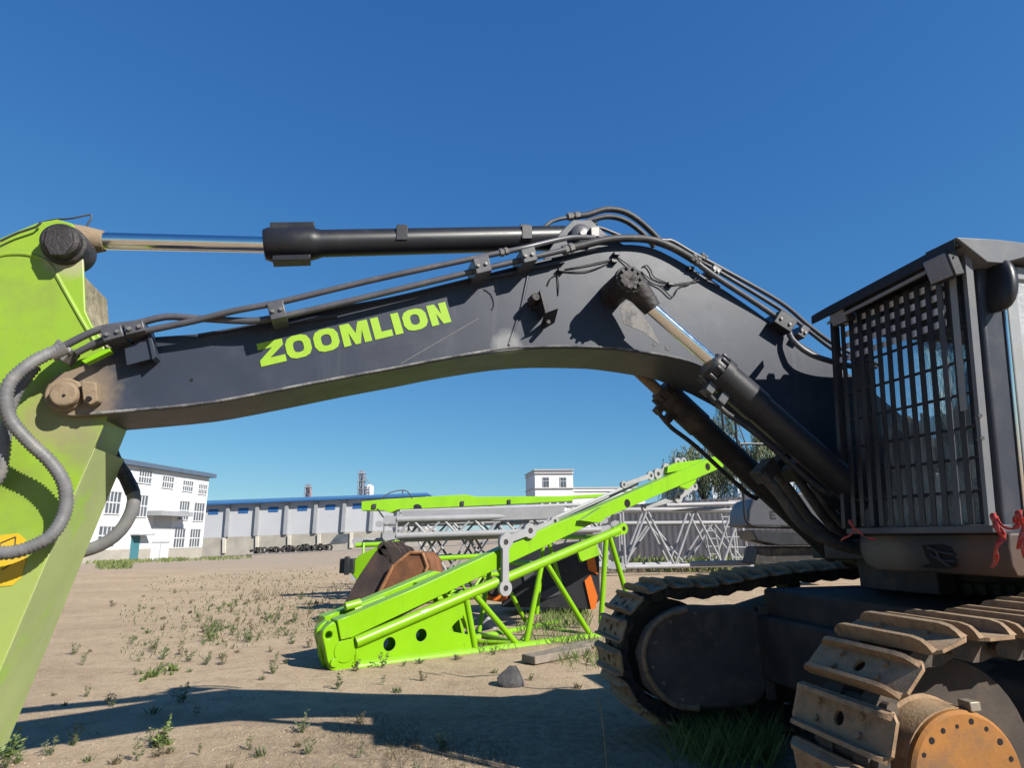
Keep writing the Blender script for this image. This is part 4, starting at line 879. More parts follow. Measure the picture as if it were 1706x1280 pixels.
for w_ in (0.0, WNOSE):
    sh = LW * w_
    outer = [LP(x, y) + sh for x, y in ((594,1116),(594,1072),(680,1036),(775,998),(778,1028),(786,1050),(792,1082),(700,1100))]
    nose = [LP(x, y) + sh for x, y in ((551,1118),(545,1100),(541,1078),(537,1062),(538,1052),(545,1044),(556,1036),(566,1046),(593,1064),(594,1117),(570,1120))]
    ha = circ(LP(649,1074) + sh, LE, UZ, .088, 22); hb = circ(LP(702,1059) + sh, LE, UZ, .083, 22)
    if w_ == 0:
        tri = [LP(x, y) for x, y in ((748,1052),(757,1040),(772,1026),(777,1040),(780,1058))]
        b = MB(); b.plate(outer, [ha, hb, tri], LW * .02)
    else: b = MB(); b.plate(outer, [ha, hb], LW * .02)
    b.build("web_plate", M['lime'], BF, bevel=.003)
    b = MB(); b.plate(nose, [circ(LP(548,1059) + sh, LE, UZ, .045, 18)], LW * .12); b.tube([LP(594,1066)+sh+LW*.01, LP(594,1118)+sh+LW*.01], .03, 10)
    npl = b.build("nose_plate", M['lime'], BF, bevel=.012)
    b = MB(); b.lathe(LP(556,1105) + sh - LW * .03, LW, [(0,.05),(.03,.055)], 20); b.lathe(LP(575,1085) + sh - LW * .012, LW, [(0,.14),(.012,.15)], 28); b.build("nose_boss", M['lime'], npl, bevel=.004)
b = MB(); b.prism([LP(x, y) + LW * .12 for x, y in ((541,1078),(537,1062),(556,1036),(593,1066),(593,1112),(560,1116))], LW * (WNOSE - .02)); b.build("nose_box", M['lime'], BF, bevel=.02)
up0, up1 = LP(592, 1071), LP(1030, 884); lo0, lo1 = LP(592, 1113), LP(1040, 1057)
upv = (up1 - up0).normalized()
for w_ in (0.0, WD):
    fq = (lambda p: p) if w_ == 0 else far
    b = MB(); b.tube([fq(up0), fq(up1)], .075, 14)
    e0 = fq(up1) - LW * .045; b.prism(lobe(e0 - upv * .1, e0 + upv * .1, .085, .10, LW), LW * .09)
    ch = b.build("chord", M['lime'], BF); b = MB(); b.lathe(e0 + upv * .1 - LW * .004, LW, [(0,.04),(.098,.04)], 16); b.build("lug_hole", M['hole'], ch)
    b = MB(); b.tube([fq(lo0), fq(lo1)], .075, 14); b.build("chord", M['lime'], BF)
near = [((776,994),(792,1083)), ((792,993),(861,1074)), ((902,942),(876,1073)), ((909,937),(986,1063)), ((1010,893),(1001,1040)), ((1015,892),(1042,985))]
tubes("brace", [(LP(*p), LP(*q)) for p, q in near], .045, M['lime'], BF)
tubes("brace", [(far(LP(*p)), far(LP(*q))) for p, q in near], .04, M['lime'], BF)
cross = [(905,940),(1005,895)]; bots = [(868,1073),(995,1062)]
tubes("brace", [(LP(*p), far(LP(*p))) for p in cross + bots], .04, M['lime'], BF)
tubes("brace", [(LP(868,1073), far(LP(995,1062))), (far(LP(795,1082)), LP(868,1073))], .035, M['lime'], BF)
b = MB(); b.prism([LP(x, y, .9) for x, y in ((960,910),(992,897),(1000,925),(968,937))], LW * .05); b.build("gusset", M['lime'], BF, bevel=.004)
b = MB(); b.prism([LP(x, y) - LW * .078 for x, y in ((695,1020),(706,1015),(712,1014),(702,1022))], LW * .003); b.build("part_tag", M['white'], BF)
# mast: two box legs joined by cross boxes
WN, WF = -0.02, 0.46
MS = empty("crane_mast", LP(584, 1050, WN), "long lime box-section crane mast lying sloped on the lattice boom foot", "crane mast")
legpts = [(582,1027),(700,977),(924,873),(985,850),(1190,761),(1203,768),(1206,778),(998,868),(921,905),(587,1063)]
shortleg = [(582,1027),(700,977),(752,954),(790,962),(587,1063)]
for i, w_ in enumerate((WN, WF)):
    sh = LW * (w_ - WN); b = MB(); b.prism([LP(x, y, WN) + sh for x, y in (legpts if i == 0 else shortleg)], LW * .22)
    lg = b.build("leg", M['lime'], MS, bevel=.01)
    if i == 0: b = MB()
    for x, y in (((1179,778),(1045,839)) if i == 0 else ()): b.lathe(LP(x, y, WN) + sh - LW * .004, LW, [(0,.075),(.228,.075)], 20)
    if i == 0: b.build("pin_hole", M['hole'], lg)
    b = MB(); b.prism([LP(x, y, WN) + sh - LW * .02 for x, y in ((561,1034),(582,1026),(588,1062),(567,1067))], LW * .26); b.build("end_box", M['lime'], lg, bevel=.01)
    if i: continue
    b = MB(); b.prism([LP(x, y, WN) + sh + LW*.1 for x, y in ((1118,788),(1120,777),(1135,770),(1152,768),(1182,764),(1170,778))], LW * .12); b.build("fin", M['lime'], lg, bevel=.008)
    b = MB(); b.prism([LP(x, y, WN) + sh + LW*.02 for x, y in ((1130,798),(1168,782),(1160,805),(1148,816),(1135,812))], LW * .12); b.build("fin", M['lime'], lg, bevel=.008)
for x, y in ((620,1014),(715,974)):
    b = MB(); c = LP(x, y, WN) + LW * .22; b.prism([c, c + upv*.4, c + upv*.4 - UZ*.22, c - UZ*.2], LW * (WF - WN - .22)); b.build("cross_box", M['lime'], MS, bevel=.01)
b = MB()
for (p, q) in (((575,1012),(600,1005)),((590,1018),(640,998))): b.tube([LP(*p, WN+.4), LP(*q, WN+.4)], .06, 12)
b.build("hinge_tube", M['lime'], MS)
b = MB(); b.prism([LP(x, y, WN) - LW*.12 for x, y in ((985,852),(996,846),(1000,866),(990,872),(960,868))], LW * .12); b.build("side_bracket", M['lime'], MS, bevel=.004)
# hanging and laid link plates
def link(px0, px1, r0, r1, w_, th, label, m='link', waist=True):
    p, q = LP(*px0, w_), LP(*px1, w_); t = (q - p).normalized(); pb = LW.cross(t).normalized()
    pts = []
    for k in range(13): an = rad(-150 + 300 * k / 12); pts.append(p - t * (r0 * math.cos(an)) + pb * (r0 * math.sin(an)))
    pts2 = []
    for k in range(13): an = rad(-150 + 300 * k / 12); pts2.append(q + t * (r1 * math.cos(an)) - pb * (r1 * math.sin(an)))
    outer = pts + pts2; b = MB(); b.plate(outer, [circ(p, t, pb, r0*.38, 14), circ(q, t, pb, r1*.38, 14)], LW * th)
    o = b.build("link_plate", M[m], None, origin=p, bevel=.004); tag(o, label, "link plate")
    b = MB(); b.lathe(p + LW * th * .2, LW, [(0, r0*.37), (th*.5, r0*.37)], 14); b.lathe(q + LW * th * .2, LW, [(0, r1*.37), (th*.5, r1*.37)], 14); b.build("link_pin", M['pin'], o); return o
link((843,904),(843,981), .115, .115, -.14, .06, "grey link plate hanging straight down the near side of the lime mast")
link((846,900),(884,885), .11, .12, -.08, .06, "grey link plate tilted up on the mast above the hanging link")
link((880,887),(925,869), .085, .085, .05, .05, "slim grey link lying along the mast behind the tilted link plate")
link((1097,790),(1112,782), .11, .12, .18, .06, "grey double link near the raised mast end, lower of two pin joints")
link((1085,793),(1040,808), .09, .07, .16, .05, "grey pendant link sloping down from the raised mast end joint")
link((1130,771),(1140,769), .10, .08, .14, .06, "stubby grey link lug at the top of the raised mast end")
link((1131,829),(1158,811), .12, .09, .25, .08, "grey link plate under the raised mast end, against the tree")
link((1131,829),(1075,846), .11, .07, .30, .05, "long grey link sloping below the lime mast above grey truss")
RD = [MB() for _ in range(2)]
for k, (p, q, w_) in enumerate((((905,872),(1075,797),.2),((930,868),(1062,806),.45))):
    RD[k].tube([LP(*p, w_), LP(*q, w_)], .03, 8); o = RD[k].build("pendant_rod", M['link'], None, origin=LP(*p, w_)); tag(o, ("thin grey pendant rod along the top of the lime mast, upper one","thin grey pendant rod along the top of the lime mast, lower one")[k], "rod")

# ------------------------------------------------------------------ other yard machinery behind
def truss(name, p0, p1, wdir, w_, h, bays, rc, rb, m, label, cat, group=None, lace=True):
    t = (p1 - p0); Ln = t.length; t.normalize(); wd = Vector(wdir).normalized()
    o = empty(name, p0, label, cat, group)
    for a in (0, w_):
        for z in (0, h):
            s0 = p0 + wd*a + UZ*z; tubes("chord", [(s0, s0 + t*Ln)], rc, m, o, 10)
    st = Ln / bays; seg = []
    for a in (0, w_):
        for i in range(bays):
            z0, z1 = (0, h) if i % 2 == 0 else (h, 0); seg.append((p0 + wd*a + t*(st*i) + UZ*z0, p0 + wd*a + t*(st*(i+1)) + UZ*z1))
        seg += [(p0 + wd*a, p0 + wd*a + UZ*h), (p0 + wd*a + t*Ln, p0 + wd*a + t*Ln + UZ*h)]
    for z in ((0, h) if lace else ()):
        for i in range(bays):
            a0, a1 = (0, w_) if i % 2 == 0 else (w_, 0); seg.append((p0 + wd*a0 + t*(st*i) + UZ*z, p0 + wd*a1 + t*(st*(i+1)) + UZ*z))
    tubes("brace", seg, rb, m, o, 8)
    for a in (0, w_):
        for z in (0, h):
            for e_ in (0, Ln):
                b = MB(); q = p0 + wd*(a - rc*.6) + t*e_ + UZ*z; d = -t if e_ == 0 else t; b.prism(lobe(q, q + d*rc*2.6, rc*1.1, rc*1.4, wd), wd * rc * 1.2); b.build("end_lug", m, o)
    return o
def at_z(px, py, Y): return atY(px, py, Y)
# stacked grey lattices in the middle
a0 = at_z(606, 903, 17.5); a1 = at_z(1010, 893, 18.6)
truss("lattice_section", Vector((a0.x, a0.y, 0.62)), Vector((a1.x, a1.y, 0.78)), (.05, 1, 0), 1.5, .92, 12, .075, .035, M['grey'], "lower grey lattice section of the stack behind the rusty bucket", "lattice boom", "grey lattice sections")
a0 = at_z(660, 890, 16.9); a1 = at_z(1000, 880, 18.0)
truss("lattice_section", Vector((a0.x, a0.y, 1.66)), Vector((a1.x, a1.y, 1.78)), (.05, 1, 0), 1.5, .42, 14, .085, .03, M['grey'], "shallow grey lattice section on top of the stack under the lime beam", "lattice boom", "grey lattice sections")
a0 = at_z(640, 890, 20.5); a1 = at_z(1000, 880, 21.5)
truss("lattice_section", Vector((a0.x, a0.y, 1.0)), Vector((a1.x, a1.y, 1.05)), (.05, 1, 0), 1.6, 1.05, 10, .07, .035, M['grey'], "deep grey lattice section at the back of the stack behind the rusty bucket", "lattice boom", "grey lattice sections")
b = MB(); p = at_z(660, 868, 17.0); q = at_z(935, 858, 18.5); b.tube([p, q], .11, 12); b.tube([p + Vector((.0,.5,.25)), q + Vector((.6,.5,.3))], .06, 10)
b.obox(p + Vector((2.3,.4,.15)), Vector((2.2,0.15,.04)), Vector((0,.05,0)), UZ*.16)
o = b.build("grey_spar", M['grey'], None, origin=p); tag(o, "thick pale grey spar with plate lying just below the lime box beam", "spar")
# lime box beam on top
TB = at_z(602, 846, 17.0); TE = at_z(955, 834, 20.0)
tb = empty("lime_beam", TB, "thin lime box beam topping the grey lattice stack against the sky", "beam"); tt = (TE - TB).normalized(); ty = Vector((0,1,0))
b = MB(); V = lambda s_, z: TB + tt*s_ + UZ*z; LB = (TE - TB).length
b.prism([V(0,-.08),V(0,.16),V(.6,.2),(V(LB*.45,.27)),V(LB*.5,.2),V(LB,.13),V(LB,-.02),V(LB*.75,-.05),V(1.0,-.09),V(.8,-.17),V(.6,-.1)], ty*.45); b.build("box_beam", M['lime'], tb, bevel=.01)
b = MB()
for s_ in (.35,2.9,4.4): b.obox(V(s_, .02) - ty*.02, tt*.05, ty*.03, UZ*.06)
b.lathe(V(1.55,-.09) - ty*.05, ty, [(0,.13),(.5,.13)], 18); b.build("roller", M['black'], tb)
b = MB(); b.tube(spline([V(.45,-.05)-ty*.04, V(.65,-.3)-ty*.04, V(1.0,-.42)-ty*.04, V(1.4,-.33)-ty*.04, V(1.5,-.1)-ty*.04], .05), .022, 8); b.tube(spline([V(.5,.2), V(.8,.38), V(1.2,.42), V(1.4,.2)], .05), .015, 8); b.build("hose", M['rubber'], tb)
p, q = at_z(770, 840, 19.0), at_z(1010, 826, 22.0)
b = MB(); t_ = (q - p).normalized(); b.obox((p + q)/2, t_ * (q-p).length/2, Vector((0,.15,0)), UZ*.055); b.obox(p + t_*1.0, t_*.1, Vector((0,.2,0)), UZ*.14); o = b.build("lime_pole", M['lime'], None, origin=p, bevel=.01); tag(o, "slender lime pole rising to the right in front of the white office block", "pole")
# lime section low on the left of the stack
p = at_z(598, 950, 15.0); q = at_z(700, 925, 19.0)
ls = empty("lime_section", Vector((p.x, p.y, 0)), "lime crane section with dark end block left of the rusty bucket", "crane section")
b = MB(); b.prism([Vector(at_z(x, y, 15.0)) for x, y in ((585,956),(586,938),(598,926),(626,912),(645,905),(660,900),(655,935),(632,960),(600,975))], Vector((0,.5,0))); b.build("nose_plate", M['lime'], ls, bevel=.02)
b = MB(); b.obox(at_z(580, 943, 15.0), Vector((.16,0,0)), Vector((0,.15,0)), UZ*.16); b.obox(at_z(578, 943, 14.8), Vector((.05,0,0)), Vector((0,.05,0)), UZ*.2); b.build("end_block", M['black'], ls, bevel=.01)
b = MB(); b.tube([at_z(592, 909, 15.4), at_z(640, 907, 15.6)], .06, 10); b.tube([at_z(606, 905, 15.4), at_z(604, 950, 15.2)], .03, 8); b.tube([at_z(640, 905, 15.4), at_z(720, 935, 16.0)], .05, 8); b.tube([at_z(655, 935, 15.2), at_z(830, 925, 18.0)], .06, 8); b.build("chord", M['lime'], ls)
p = at_z(690, 945, 16.2); q = at_z(900, 930, 19)
truss("lime_lattice", Vector((p.x, p.y, .12)), Vector((q.x, q.y, .12)), (.05,1,0), 1.4, .5, 10, .07, .035, M['lime'], "low lime lattice lying under the grey lattice stack", "lattice boom")
# rusty bucket tipped on its edge
bk = empty("excavator_bucket", G(640, 1000), "rusty excavator bucket tipped on its teeth with orange worn side", "bucket")
YB = 12.6
bp0 = [(566,1016),(598,958),(622,918),(650,905),(668,908),(706,920),(712,930),(716,962),(690,992),(640,1012),(600,1020)]
b = MB(); b.prism([at_z(x, y, YB) for x, y in ((566,1018),(598,960),(625,920),(640,906),(652,925),(655,948),(630,992),(600,1018))], Vector((.15,1.0,0))); b.build("bucket_mouth", M['darkrust'], bk, bevel=.01)
b = MB(); b.prism([at_z(x, y, YB - .1) for x, y in ((654,945),(684,921),(704,922),(712,944),(690,975),(660,1000),(632,1010),(628,996))], Vector((.12,1.0,0))); b.prism([at_z(x, y, YB + .02) for x, y in ((704,921),(716,934),(722,960),(700,975),(712,944))], Vector((.1,1.0,0))); b.build("bucket_shell", M['rust'], bk, bevel=.006, sharp=15)
M['worn'] = mat("worn_orange_edge", (0.36, 0.17, 0.075), 0.6, 0, 0.25, 8, dirt=((0.16, 0.07, 0.04), 0.8, 9, 0.5))
for pts in ([(654,945),(684,921),(704,921)], [(704,922),(712,944),(700,975)], [(654,945),(628,996)]):
    b = MB(); b.tube([at_z(x, y, YB - .11) for x, y in pts], .035, 6); b.build("wear_edge", M['worn'], bk)
b = MB(); 
for k in range(4):
    c_ = at_z(640, 915, YB) + Vector((.05*k, .25*k, 0)); b.prism(lobe(c_, c_ + Vector((.18,0,-.12)), .14, .16, (0,1,0)), Vector((0,.07,0)))
b.build("hinge_ear", M['darkrust'], bk, bevel=.008)
b = MB()
for k in range(5):
    c_ = at_z(573, 1010, YB) + Vector((.14*k, .24*k, 0)); b.prism([c_ + Vector((.08,0,.12)), c_ + Vector((.16,0,.02)), c_ + Vector((-.10,0,-.1)), c_ + Vector((-.12,0,-.06))], Vector((.05,.1,0)))
b.build("tooth", M['darkrust'], bk, bevel=.006)
# dark machine parts with orange ends inside and behind the lattice
def blk(name, Y, pts, d, m, label, cat):
    o = empty(name, Vector((*at_z(*pts[0], Y).xy, 0)), label, cat); b = MB(); b.prism([at_z(x, y, Y) for x, y in pts], Vector((.1, d, 0))); b.build("body", m, o, bevel=.02); return o
cw = blk("counterweight", 14.0, ((835,1012),(838,950),(862,925),(940,905),(985,900),(998,925),(1000,1000),(985,1016)), 1.0, M['black'], "black counterweight with orange end panels behind the lime lattice bracing", "counterweight")
b = MB(); b.prism([at_z(x, y, 13.97) for x, y in ((975,915),(988,915),(996,958),(980,950))], Vector((0,.03,0))); b.prism([at_z(x, y, 13.96) for x, y in ((974,968),(984,958),(996,995),(992,1015),(985,1016))], Vector((0,.03,0))); b.build("end_panel", M['orangep'], cw)
b = MB(); b.prism([at_z(x, y, 13.96) for x, y in ((896,990),(930,974),(934,990),(905,1000))], Vector((0,.03,0))); b.prism([at_z(x, y, 13.96) for x, y in ((870,948),(882,938),(892,960),(874,970))], Vector((0,.03,0))); b.build("side_panel", M['pale'], cw)
ow = blk("orange_block", 13.2, ((806,1000),(800,985),(812,972),(838,966),(845,985),(835,1004)), .5, M['orangep'], "small orange casting on the ground seen through the lime bracing", "casting")
b = MB(); b.lathe(at_z(822, 985, 13.15), (0,1,0), [(0,.08),(.04,.12),(.5,.12)], 18); b.build("bore", M['darkrust'], ow)
gp = blk("grey_casting", 12.0, ((797,1060),(800,1042),(812,1028),(822,1040),(828,1060),(818,1068)), .4, M['link'], "broken grey casting lying beneath the near lime brace", "casting")
# right-hand grey lattices with ladder-like ends
Y1 = 27.0
p = at_z(1042, 944, Y1); q = at_z(1243, 938, Y1 + 1.0); top = at_z(1243, 849, Y1 + 1.0).z
def rtruss(p0, p1, h, wd, label, bays):
    o = truss("lattice_section", p0, p1, (.1,1,0), wd, h, bays, .10, .055, M['grey'], label, "lattice boom", "grey lattice sections", lace=False); return o
z0 = .35
rtruss(Vector((p.x, p.y, z0)), Vector((q.x, q.y, z0)), top - z0, 1.8, "tall pale grey lattice section nearest the dark grey wall, right of the lime mast", 5)
p2 = at_z(1035, 900, 30.5); q2 = at_z(1240, 900, 31.5)
rtruss(Vector((p2.x, p2.y, .2)), Vector((q2.x, q2.y, .2)), at_z(1100, 872, 31).z - .2, 1.6, "lower pale grey lattice section behind the tall one on the right", 4)
def ladder(px0, px1, py0, py1, Y, label, lean):
    p, q = at_z(px0, py1, Y), at_z(px1, py1, Y); hh = at_z(px0, py0, Y).z; o = empty("ladder", Vector((p.x, p.y, 0)), label, "ladder", "ladders by the grey lattice"); z_ = max(p.z, 0.05)
    for a in (p, q): tubes("rail", [(Vector((a.x, a.y, z_)), Vector((a.x - lean, a.y, hh)))], .035, M['grey'], o, 8)
    b = MB()
    n = 5
    for k in range(n):
        f = (k + .6) / n; z = z_ + (hh - z_) * f; b.tube([Vector((p.x - lean*f, p.y, z)), Vector((q.x - lean*f, q.y, z))], .028, 8)
    b.build("rungs", M['grey'], o)
ladder(1222, 1252, 855, 940, 27.9, "pale grey ladder leaning at the right end of the tall lattice", .35)
ladder(1186, 1203, 880, 945, 29.4, "narrow grey ladder standing between the two right lattices", .2)
b = MB(); p = at_z(1110, 842, 26.8); q = at_z(1225, 839, 27.8); b.tube([p, q], .085, 10); t_ = (q - p).normalized()
for dx in (-.15, .15): b.prism(lobe(q + t_*(dx-.1), q + t_*(dx+.1), .14, .14, (0,1,0)), Vector((0,.1,0)))
o = b.build("grey_strut", M['grey'], None, origin=p); tag(o, "grey strut with clevis end lying on top of the tall right lattice", "strut")
# dark sheet wall behind
b = MB(); wy = 36.0; p = at_z(985, 846, wy); q = at_z(1420, 815, wy + 2); n_ = 46; vs = []; fs = []
for i in range(n_ * 4 + 1):
    f = i / (n_ * 4); off = (.0, .0, .03, .03)[i % 4]; x = p.x + (q.x - p.x) * f; y_ = p.y + (q.y - p.y) * f - off; zt = p.z + (q.z - p.z) * f
    vs += [(x, y_, 0), (x, y_, zt), (x, y_ + .25 + off, zt), (x, y_ + .25 + off, 0)]
for i in range(n_ * 4):
    for k in range(4): k2 = (k+1) % 4; fs.append([i*4+k, i*4+k2, (i+1)*4+k2, (i+1)*4+k])
fs += [[0,1,2,3], [len(vs)-4+k for k in (3,2,1,0)]]
b.add(vs, fs); sw = b.build("sheet_wall", M['slatewall'], None, origin=(p.x, p.y, 0), sharp=20); tag(sw, "long dark grey profiled sheet wall behind the grey lattices", "wall")
# parked pale grey excavator body behind the boom cylinders
pe = empty("parked_excavator", G(1300, 935), "pale grey parked excavator body with a black letter, between lattice and boom cylinders", "excavator"); YP = 20.0
b = MB(); b.prism([at_z(x, y, YP) for x, y in ((1244,878),(1246,850),(1254,832),(1280,822),(1420,816),(1420,882))], Vector((.3, 2.6, 0))); b.build("counterweight", M['pale'], pe, bevel=.08)
b = MB(); b.prism([at_z(x, y, YP+.1) for x, y in ((1252,884),(1420,886),(1420,908),(1300,910),(1262,902))], Vector((.3, 2.3, 0))); b.build("underbody", M['black'], pe, bevel=.04)
b = MB(); b.prism([at_z(x, y, YP+.4) for x, y in ((1262,912),(1420,912),(1420,940),(1255,942))], Vector((.2, 1.6, 0))); b.build("track", M['blackdusty'], pe, bevel=.05)
b = MB()
ez0 = at_z(1283, 866, YP - .003); eh = at_z(1283, 852, YP - .003).z - ez0.z; ew = at_z(1293, 860, YP).x - at_z(1283, 860, YP).x
for (x0, x1, z0_, z1_) in ((0,.35,0,1),(.35,1,0,.22),(.35,.9,.39,.61),(.35,1,.78,1)): b.box((ez0.x + ew*x0, ez0.y, ez0.z + eh*z0_), (ez0.x + ew*x1, ez0.y + .002, ez0.z + eh*z1_))
b.build("lettering", M['black'], pe)
b = MB(); b.tube([at_z(1150, 940, 22), at_z(1250, 938, 22)], .09, 8)
o = b.build("steel_tube", M['grey'], None, origin=at_z(1150, 940, 22)); tag(o, "pale steel tube lying on the ground by the far track", "tube")
# ------------------------------------------------------------------ buildings
# three-storey white building on the left: its long wall runs away from the camera
B1 = atY(336, 918, 70.0); BD = Vector((-0.113, -1.0, 0)).normalized(); BN = Vector((BD.y, -BD.x, 0))
if BN.x < 0: BN = -BN                                # outward normal, towards the yard
def WP(px, py, off=0.0):
    d = ray(px, py); o = Vector((0,0,H)); k = (B1 + BN*off - o).dot(BN) / d.dot(BN); return o + d*k
B1 = Vector((B1.x, B1.y, 0)); gbase = gz(B1.x, B1.y)
ztop = WP(353, 797).z; Lb = 34.0
wb_ = empty("white_building", B1, "white three-storey building with barred windows, steel gate and teal door at the left", "building")
def wbox(mb, t0, t1, z0, z1, d0, d1):                # t along the wall from the far corner, d out of the wall
    c = lambda t, d, z: B1 + BD*t + BN*d + UZ*z
    vs = [c(t0,d0,z0),c(t1,d0,z0),c(t1,d1,z0),c(t0,d1,z0),c(t0,d0,z1),c(t1,d0,z1),c(t1,d1,z1),c(t0,d1,z1)]
    mb.add(vs, [[3,2,1,0],[4,5,6,7],[0,1,5,4],[1,2,6,5],[2,3,7,6],[3,0,4,7]])
def wtz(px, py): p = WP(px, py); return (p - B1).dot(BD), p.z
b = MB(); wbox(b, 0, Lb, -1.0, ztop, -14, 0); b.build("wall", M['white'], wb_)
b = MB(); wbox(b, -.5, Lb+.5, ztop, ztop + .42, -14.4, .55); b.build("roof", M['roofedge'], wb_)
zpl = WP(300, 913).z
b = MB(); wbox(b, -.05, Lb, -1.0, zpl, -13.9, .06); b.build("plinth", M['conc'], wb_)
def bwin(x0, x1, y0, y1, cols, rows):
    t1, z1 = wtz(x0, y0); t0, z1b = wtz(x1, y0); _, z0 = wtz((x0+x1)/2, y1); zt = (z1 + z1b)/2
    fr = MB(); b0 = .07
    wbox(fr, t0-b0, t1+b0, zt, zt+.09, -.02, .09); wbox(fr, t0-b0, t1+b0, z0-.1, z0, -.02, .11); wbox(fr, t0-b0, t0, z0, zt, -.02, .08); wbox(fr, t1, t1+b0, z0, zt, -.02, .08)
    for i in range(1, cols): t = t0 + (t1-t0)*i/cols; wbox(fr, t-.045, t+.045, z0, zt, -.02, .06)
    for j in range(1, rows): z = z0 + (zt-z0)*j/rows; wbox(fr, t0, t1, z-.06, z+.06, -.02, .065)
    f = fr.build("window", M['frame'], wb_); pn = MB(); wbox(pn, t0, t1, z0, zt, .005, .015); pn.build("pane", M['pane'], f)
for q in ((232,253,786,805),(271,289.5,795,813),(305,321.5,802.5,818.5),(331,344.5,808.5,823.5),(197,208,778,790)): bwin(*q, 5, 2)
for q in ((178,202,820,856),(226,246.5,826,861),(299.5,315.5,836,866.5),(324,340.5,839,868)): bwin(*q, 4, 2)
for q in ((165,191.5,878,908),(291,308.5,881.5,912.5),(317,333.5,882.5,911.5)): bwin(*q, 4, 2)
t1, z1 = wtz(257, 858); t0, _ = wtz(286, 864); b = MB(); wbox(b, t0, t1, -.6, z1, -.02, .08)
g = b.build("gate", M['gate'], wb_); b = MB(); zz = [wtz(270, y)[1] for y in (881, 904)]
for z in zz: wbox(b, t0, t1, z-.05, z+.05, .075, .11)
wbox(b, (t0+t1)/2-.03, (t0+t1)/2+.03, -.6, zz[1], .075, .10); b.build("gate_rail", M['pil'], g)
t1, zc = wtz(245, 852); t0, zc2 = wtz(299, 857); b = MB(); zc = (zc + zc2)/2; wbox(b, t0, t1, zc-.35, zc+.1, -.02, 1.5); b.build("canopy", M['pil'], wb_)
t1, z1 = wtz(219, 893); t0, _ = wtz(233, 894); b = MB(); wbox(b, t0, t1, -.6, z1, -.02, .08); d_ = b.build("door", M['teal'], wb_)
t1, zc = wtz(217, 891); t0, _ = wtz(243, 892); b = MB(); wbox(b, t0, t1, zc-.08, zc+.06, -.02, .9); b.build("door_canopy", M['pil'], wb_)
# long warehouse with blue roof
YW = 95.0
def wp(px, py, off=0.0): return atY(px, py, YW - off)
wh = empty("warehouse", Vector((*wp(470, 915).xy, gz(*wp(470, 915).xy))), "long low warehouse of pale grey panels with bright blue roof and small blue windows", "warehouse")
eave = lambda x: 840.3 - .041*(x - 347); base = lambda x: 896.8 - .041*(x - 339); gnd = lambda x: 920.5 - .041*(x - 339)
XL, XR = 318, 708
b = MB(); b.prism([wp(x, y) for x, y in ((XL, eave(XL)), (XR, eave(XR)), (XR, gnd(XR)+6), (XL, gnd(XL)+6))], Vector((0,14,0))); b.build("wall", M['panel'], wh)
b = MB(); b.prism([wp(x, y, .12) for x, y in ((XL, base(XL)), (XR, base(XR)), (XR, gnd(XR)+7), (XL, gnd(XL)+7))], Vector((0,14.1,0))); b.build("plinth", M['conc'], wh)
b = MB(); L0, R0 = wp(XL-6, eave(XL-6)-1.5, .9), wp(715, eave(715)-1.0, .9)
L1, R1 = atY(XL-6, eave(XL-6)-6.0, YW+7), atY(711, eave(711)-4.0, YW+7)
L2, R2 = L0 + Vector((0,16,0)), R0 + Vector((0,16,0)); e_ = UZ * .14
vs = [L0,R0,R1,L1,L2,R2]; vs = vs + [p - e_ for p in vs]
b.add(vs, [[0,1,2,3],[3,2,5,4],[6,9,8,7],[9,10,11,8],[0,3,9,6],[3,4,10,9],[1,7,8,2],[2,8,11,5],[4,5,11,10],[0,6,7,1]]); rf = b.build("roof", M['bluer'], wh)
b = MB(); b.prism([wp(x, y, .96) for x, y in ((XL-6, eave(XL-6)-1.4), (715, eave(715)-1.2), (715, eave(715)+1.4), (XL-6, eave(XL-6)+1.5))], Vector((0,.9,0))); b.build("fascia", M['bluef'], rf)
for x in (376, 425, 474, 523, 570.5, 617, 662, 704):
    b = MB(); dx = .09; b.prism([wp(xx, yy, .45) for xx, yy in ((x+1.2, eave(x)+1), (x+6.5, eave(x)+1), (x+3.2, base(x)), (x-3, base(x)))], Vector((0,.5,0))); b.build("pilaster", M['pil'], wh)
for x in (355.5, 405.5, 455.5, 504, 550.5, 596, 640, 684):
    f = MB(); xs_ = (x-8, x+8); f.prism([wp(xx, yy, .05) for xx, yy in ((x-8, eave(x)+9.5), (x+8.3, eave(x)+9), (x+7.6, eave(x)+17.5), (x-8.6, eave(x)+18))], Vector((0,.1,0))); fo = f.build("window", M['bluef'], wh)
    f = MB(); f.prism([wp(xx, yy, .07) for xx, yy in ((x-7, eave(x)+10.5), (x+7.3, eave(x)+10), (x+6.7, eave(x)+16.5), (x-7.5, eave(x)+17))], Vector((0,.03,0))); f.build("pane", M['bluew'], fo)
M['post'] = mat("pale_plinth_post", (0.62, 0.58, 0.50), 0.9, 0, 0.1, 1)
for x in (373, 428, 481.5, 531, 585, 640):
    b = MB(); b.prism([wp(xx, yy, .4) for xx, yy in ((x-2.5, base(x)+1), (x+2.5, base(x)+1), (x+2, gnd(x)+3), (x-2.7, gnd(x)+3))], Vector((0,.3,0))); b.build("plinth_post", M['post'], wh)
b = MB(); b.prism([wp(x, y, .2) for x, y in ((562,891),(586,889.5),(577,905),(548,907))], Vector((0,.06,0))); b.build("ramp_shadow_panel", M['pane'], wh)  # flat dark panel painted for the ramp shadow and opening in the wall
b = MB(); b.tube([wp(671, 829, -5), wp(671, 816, -5)], .12, 8); b.build("vent_stack", M['roofedge'], wh)
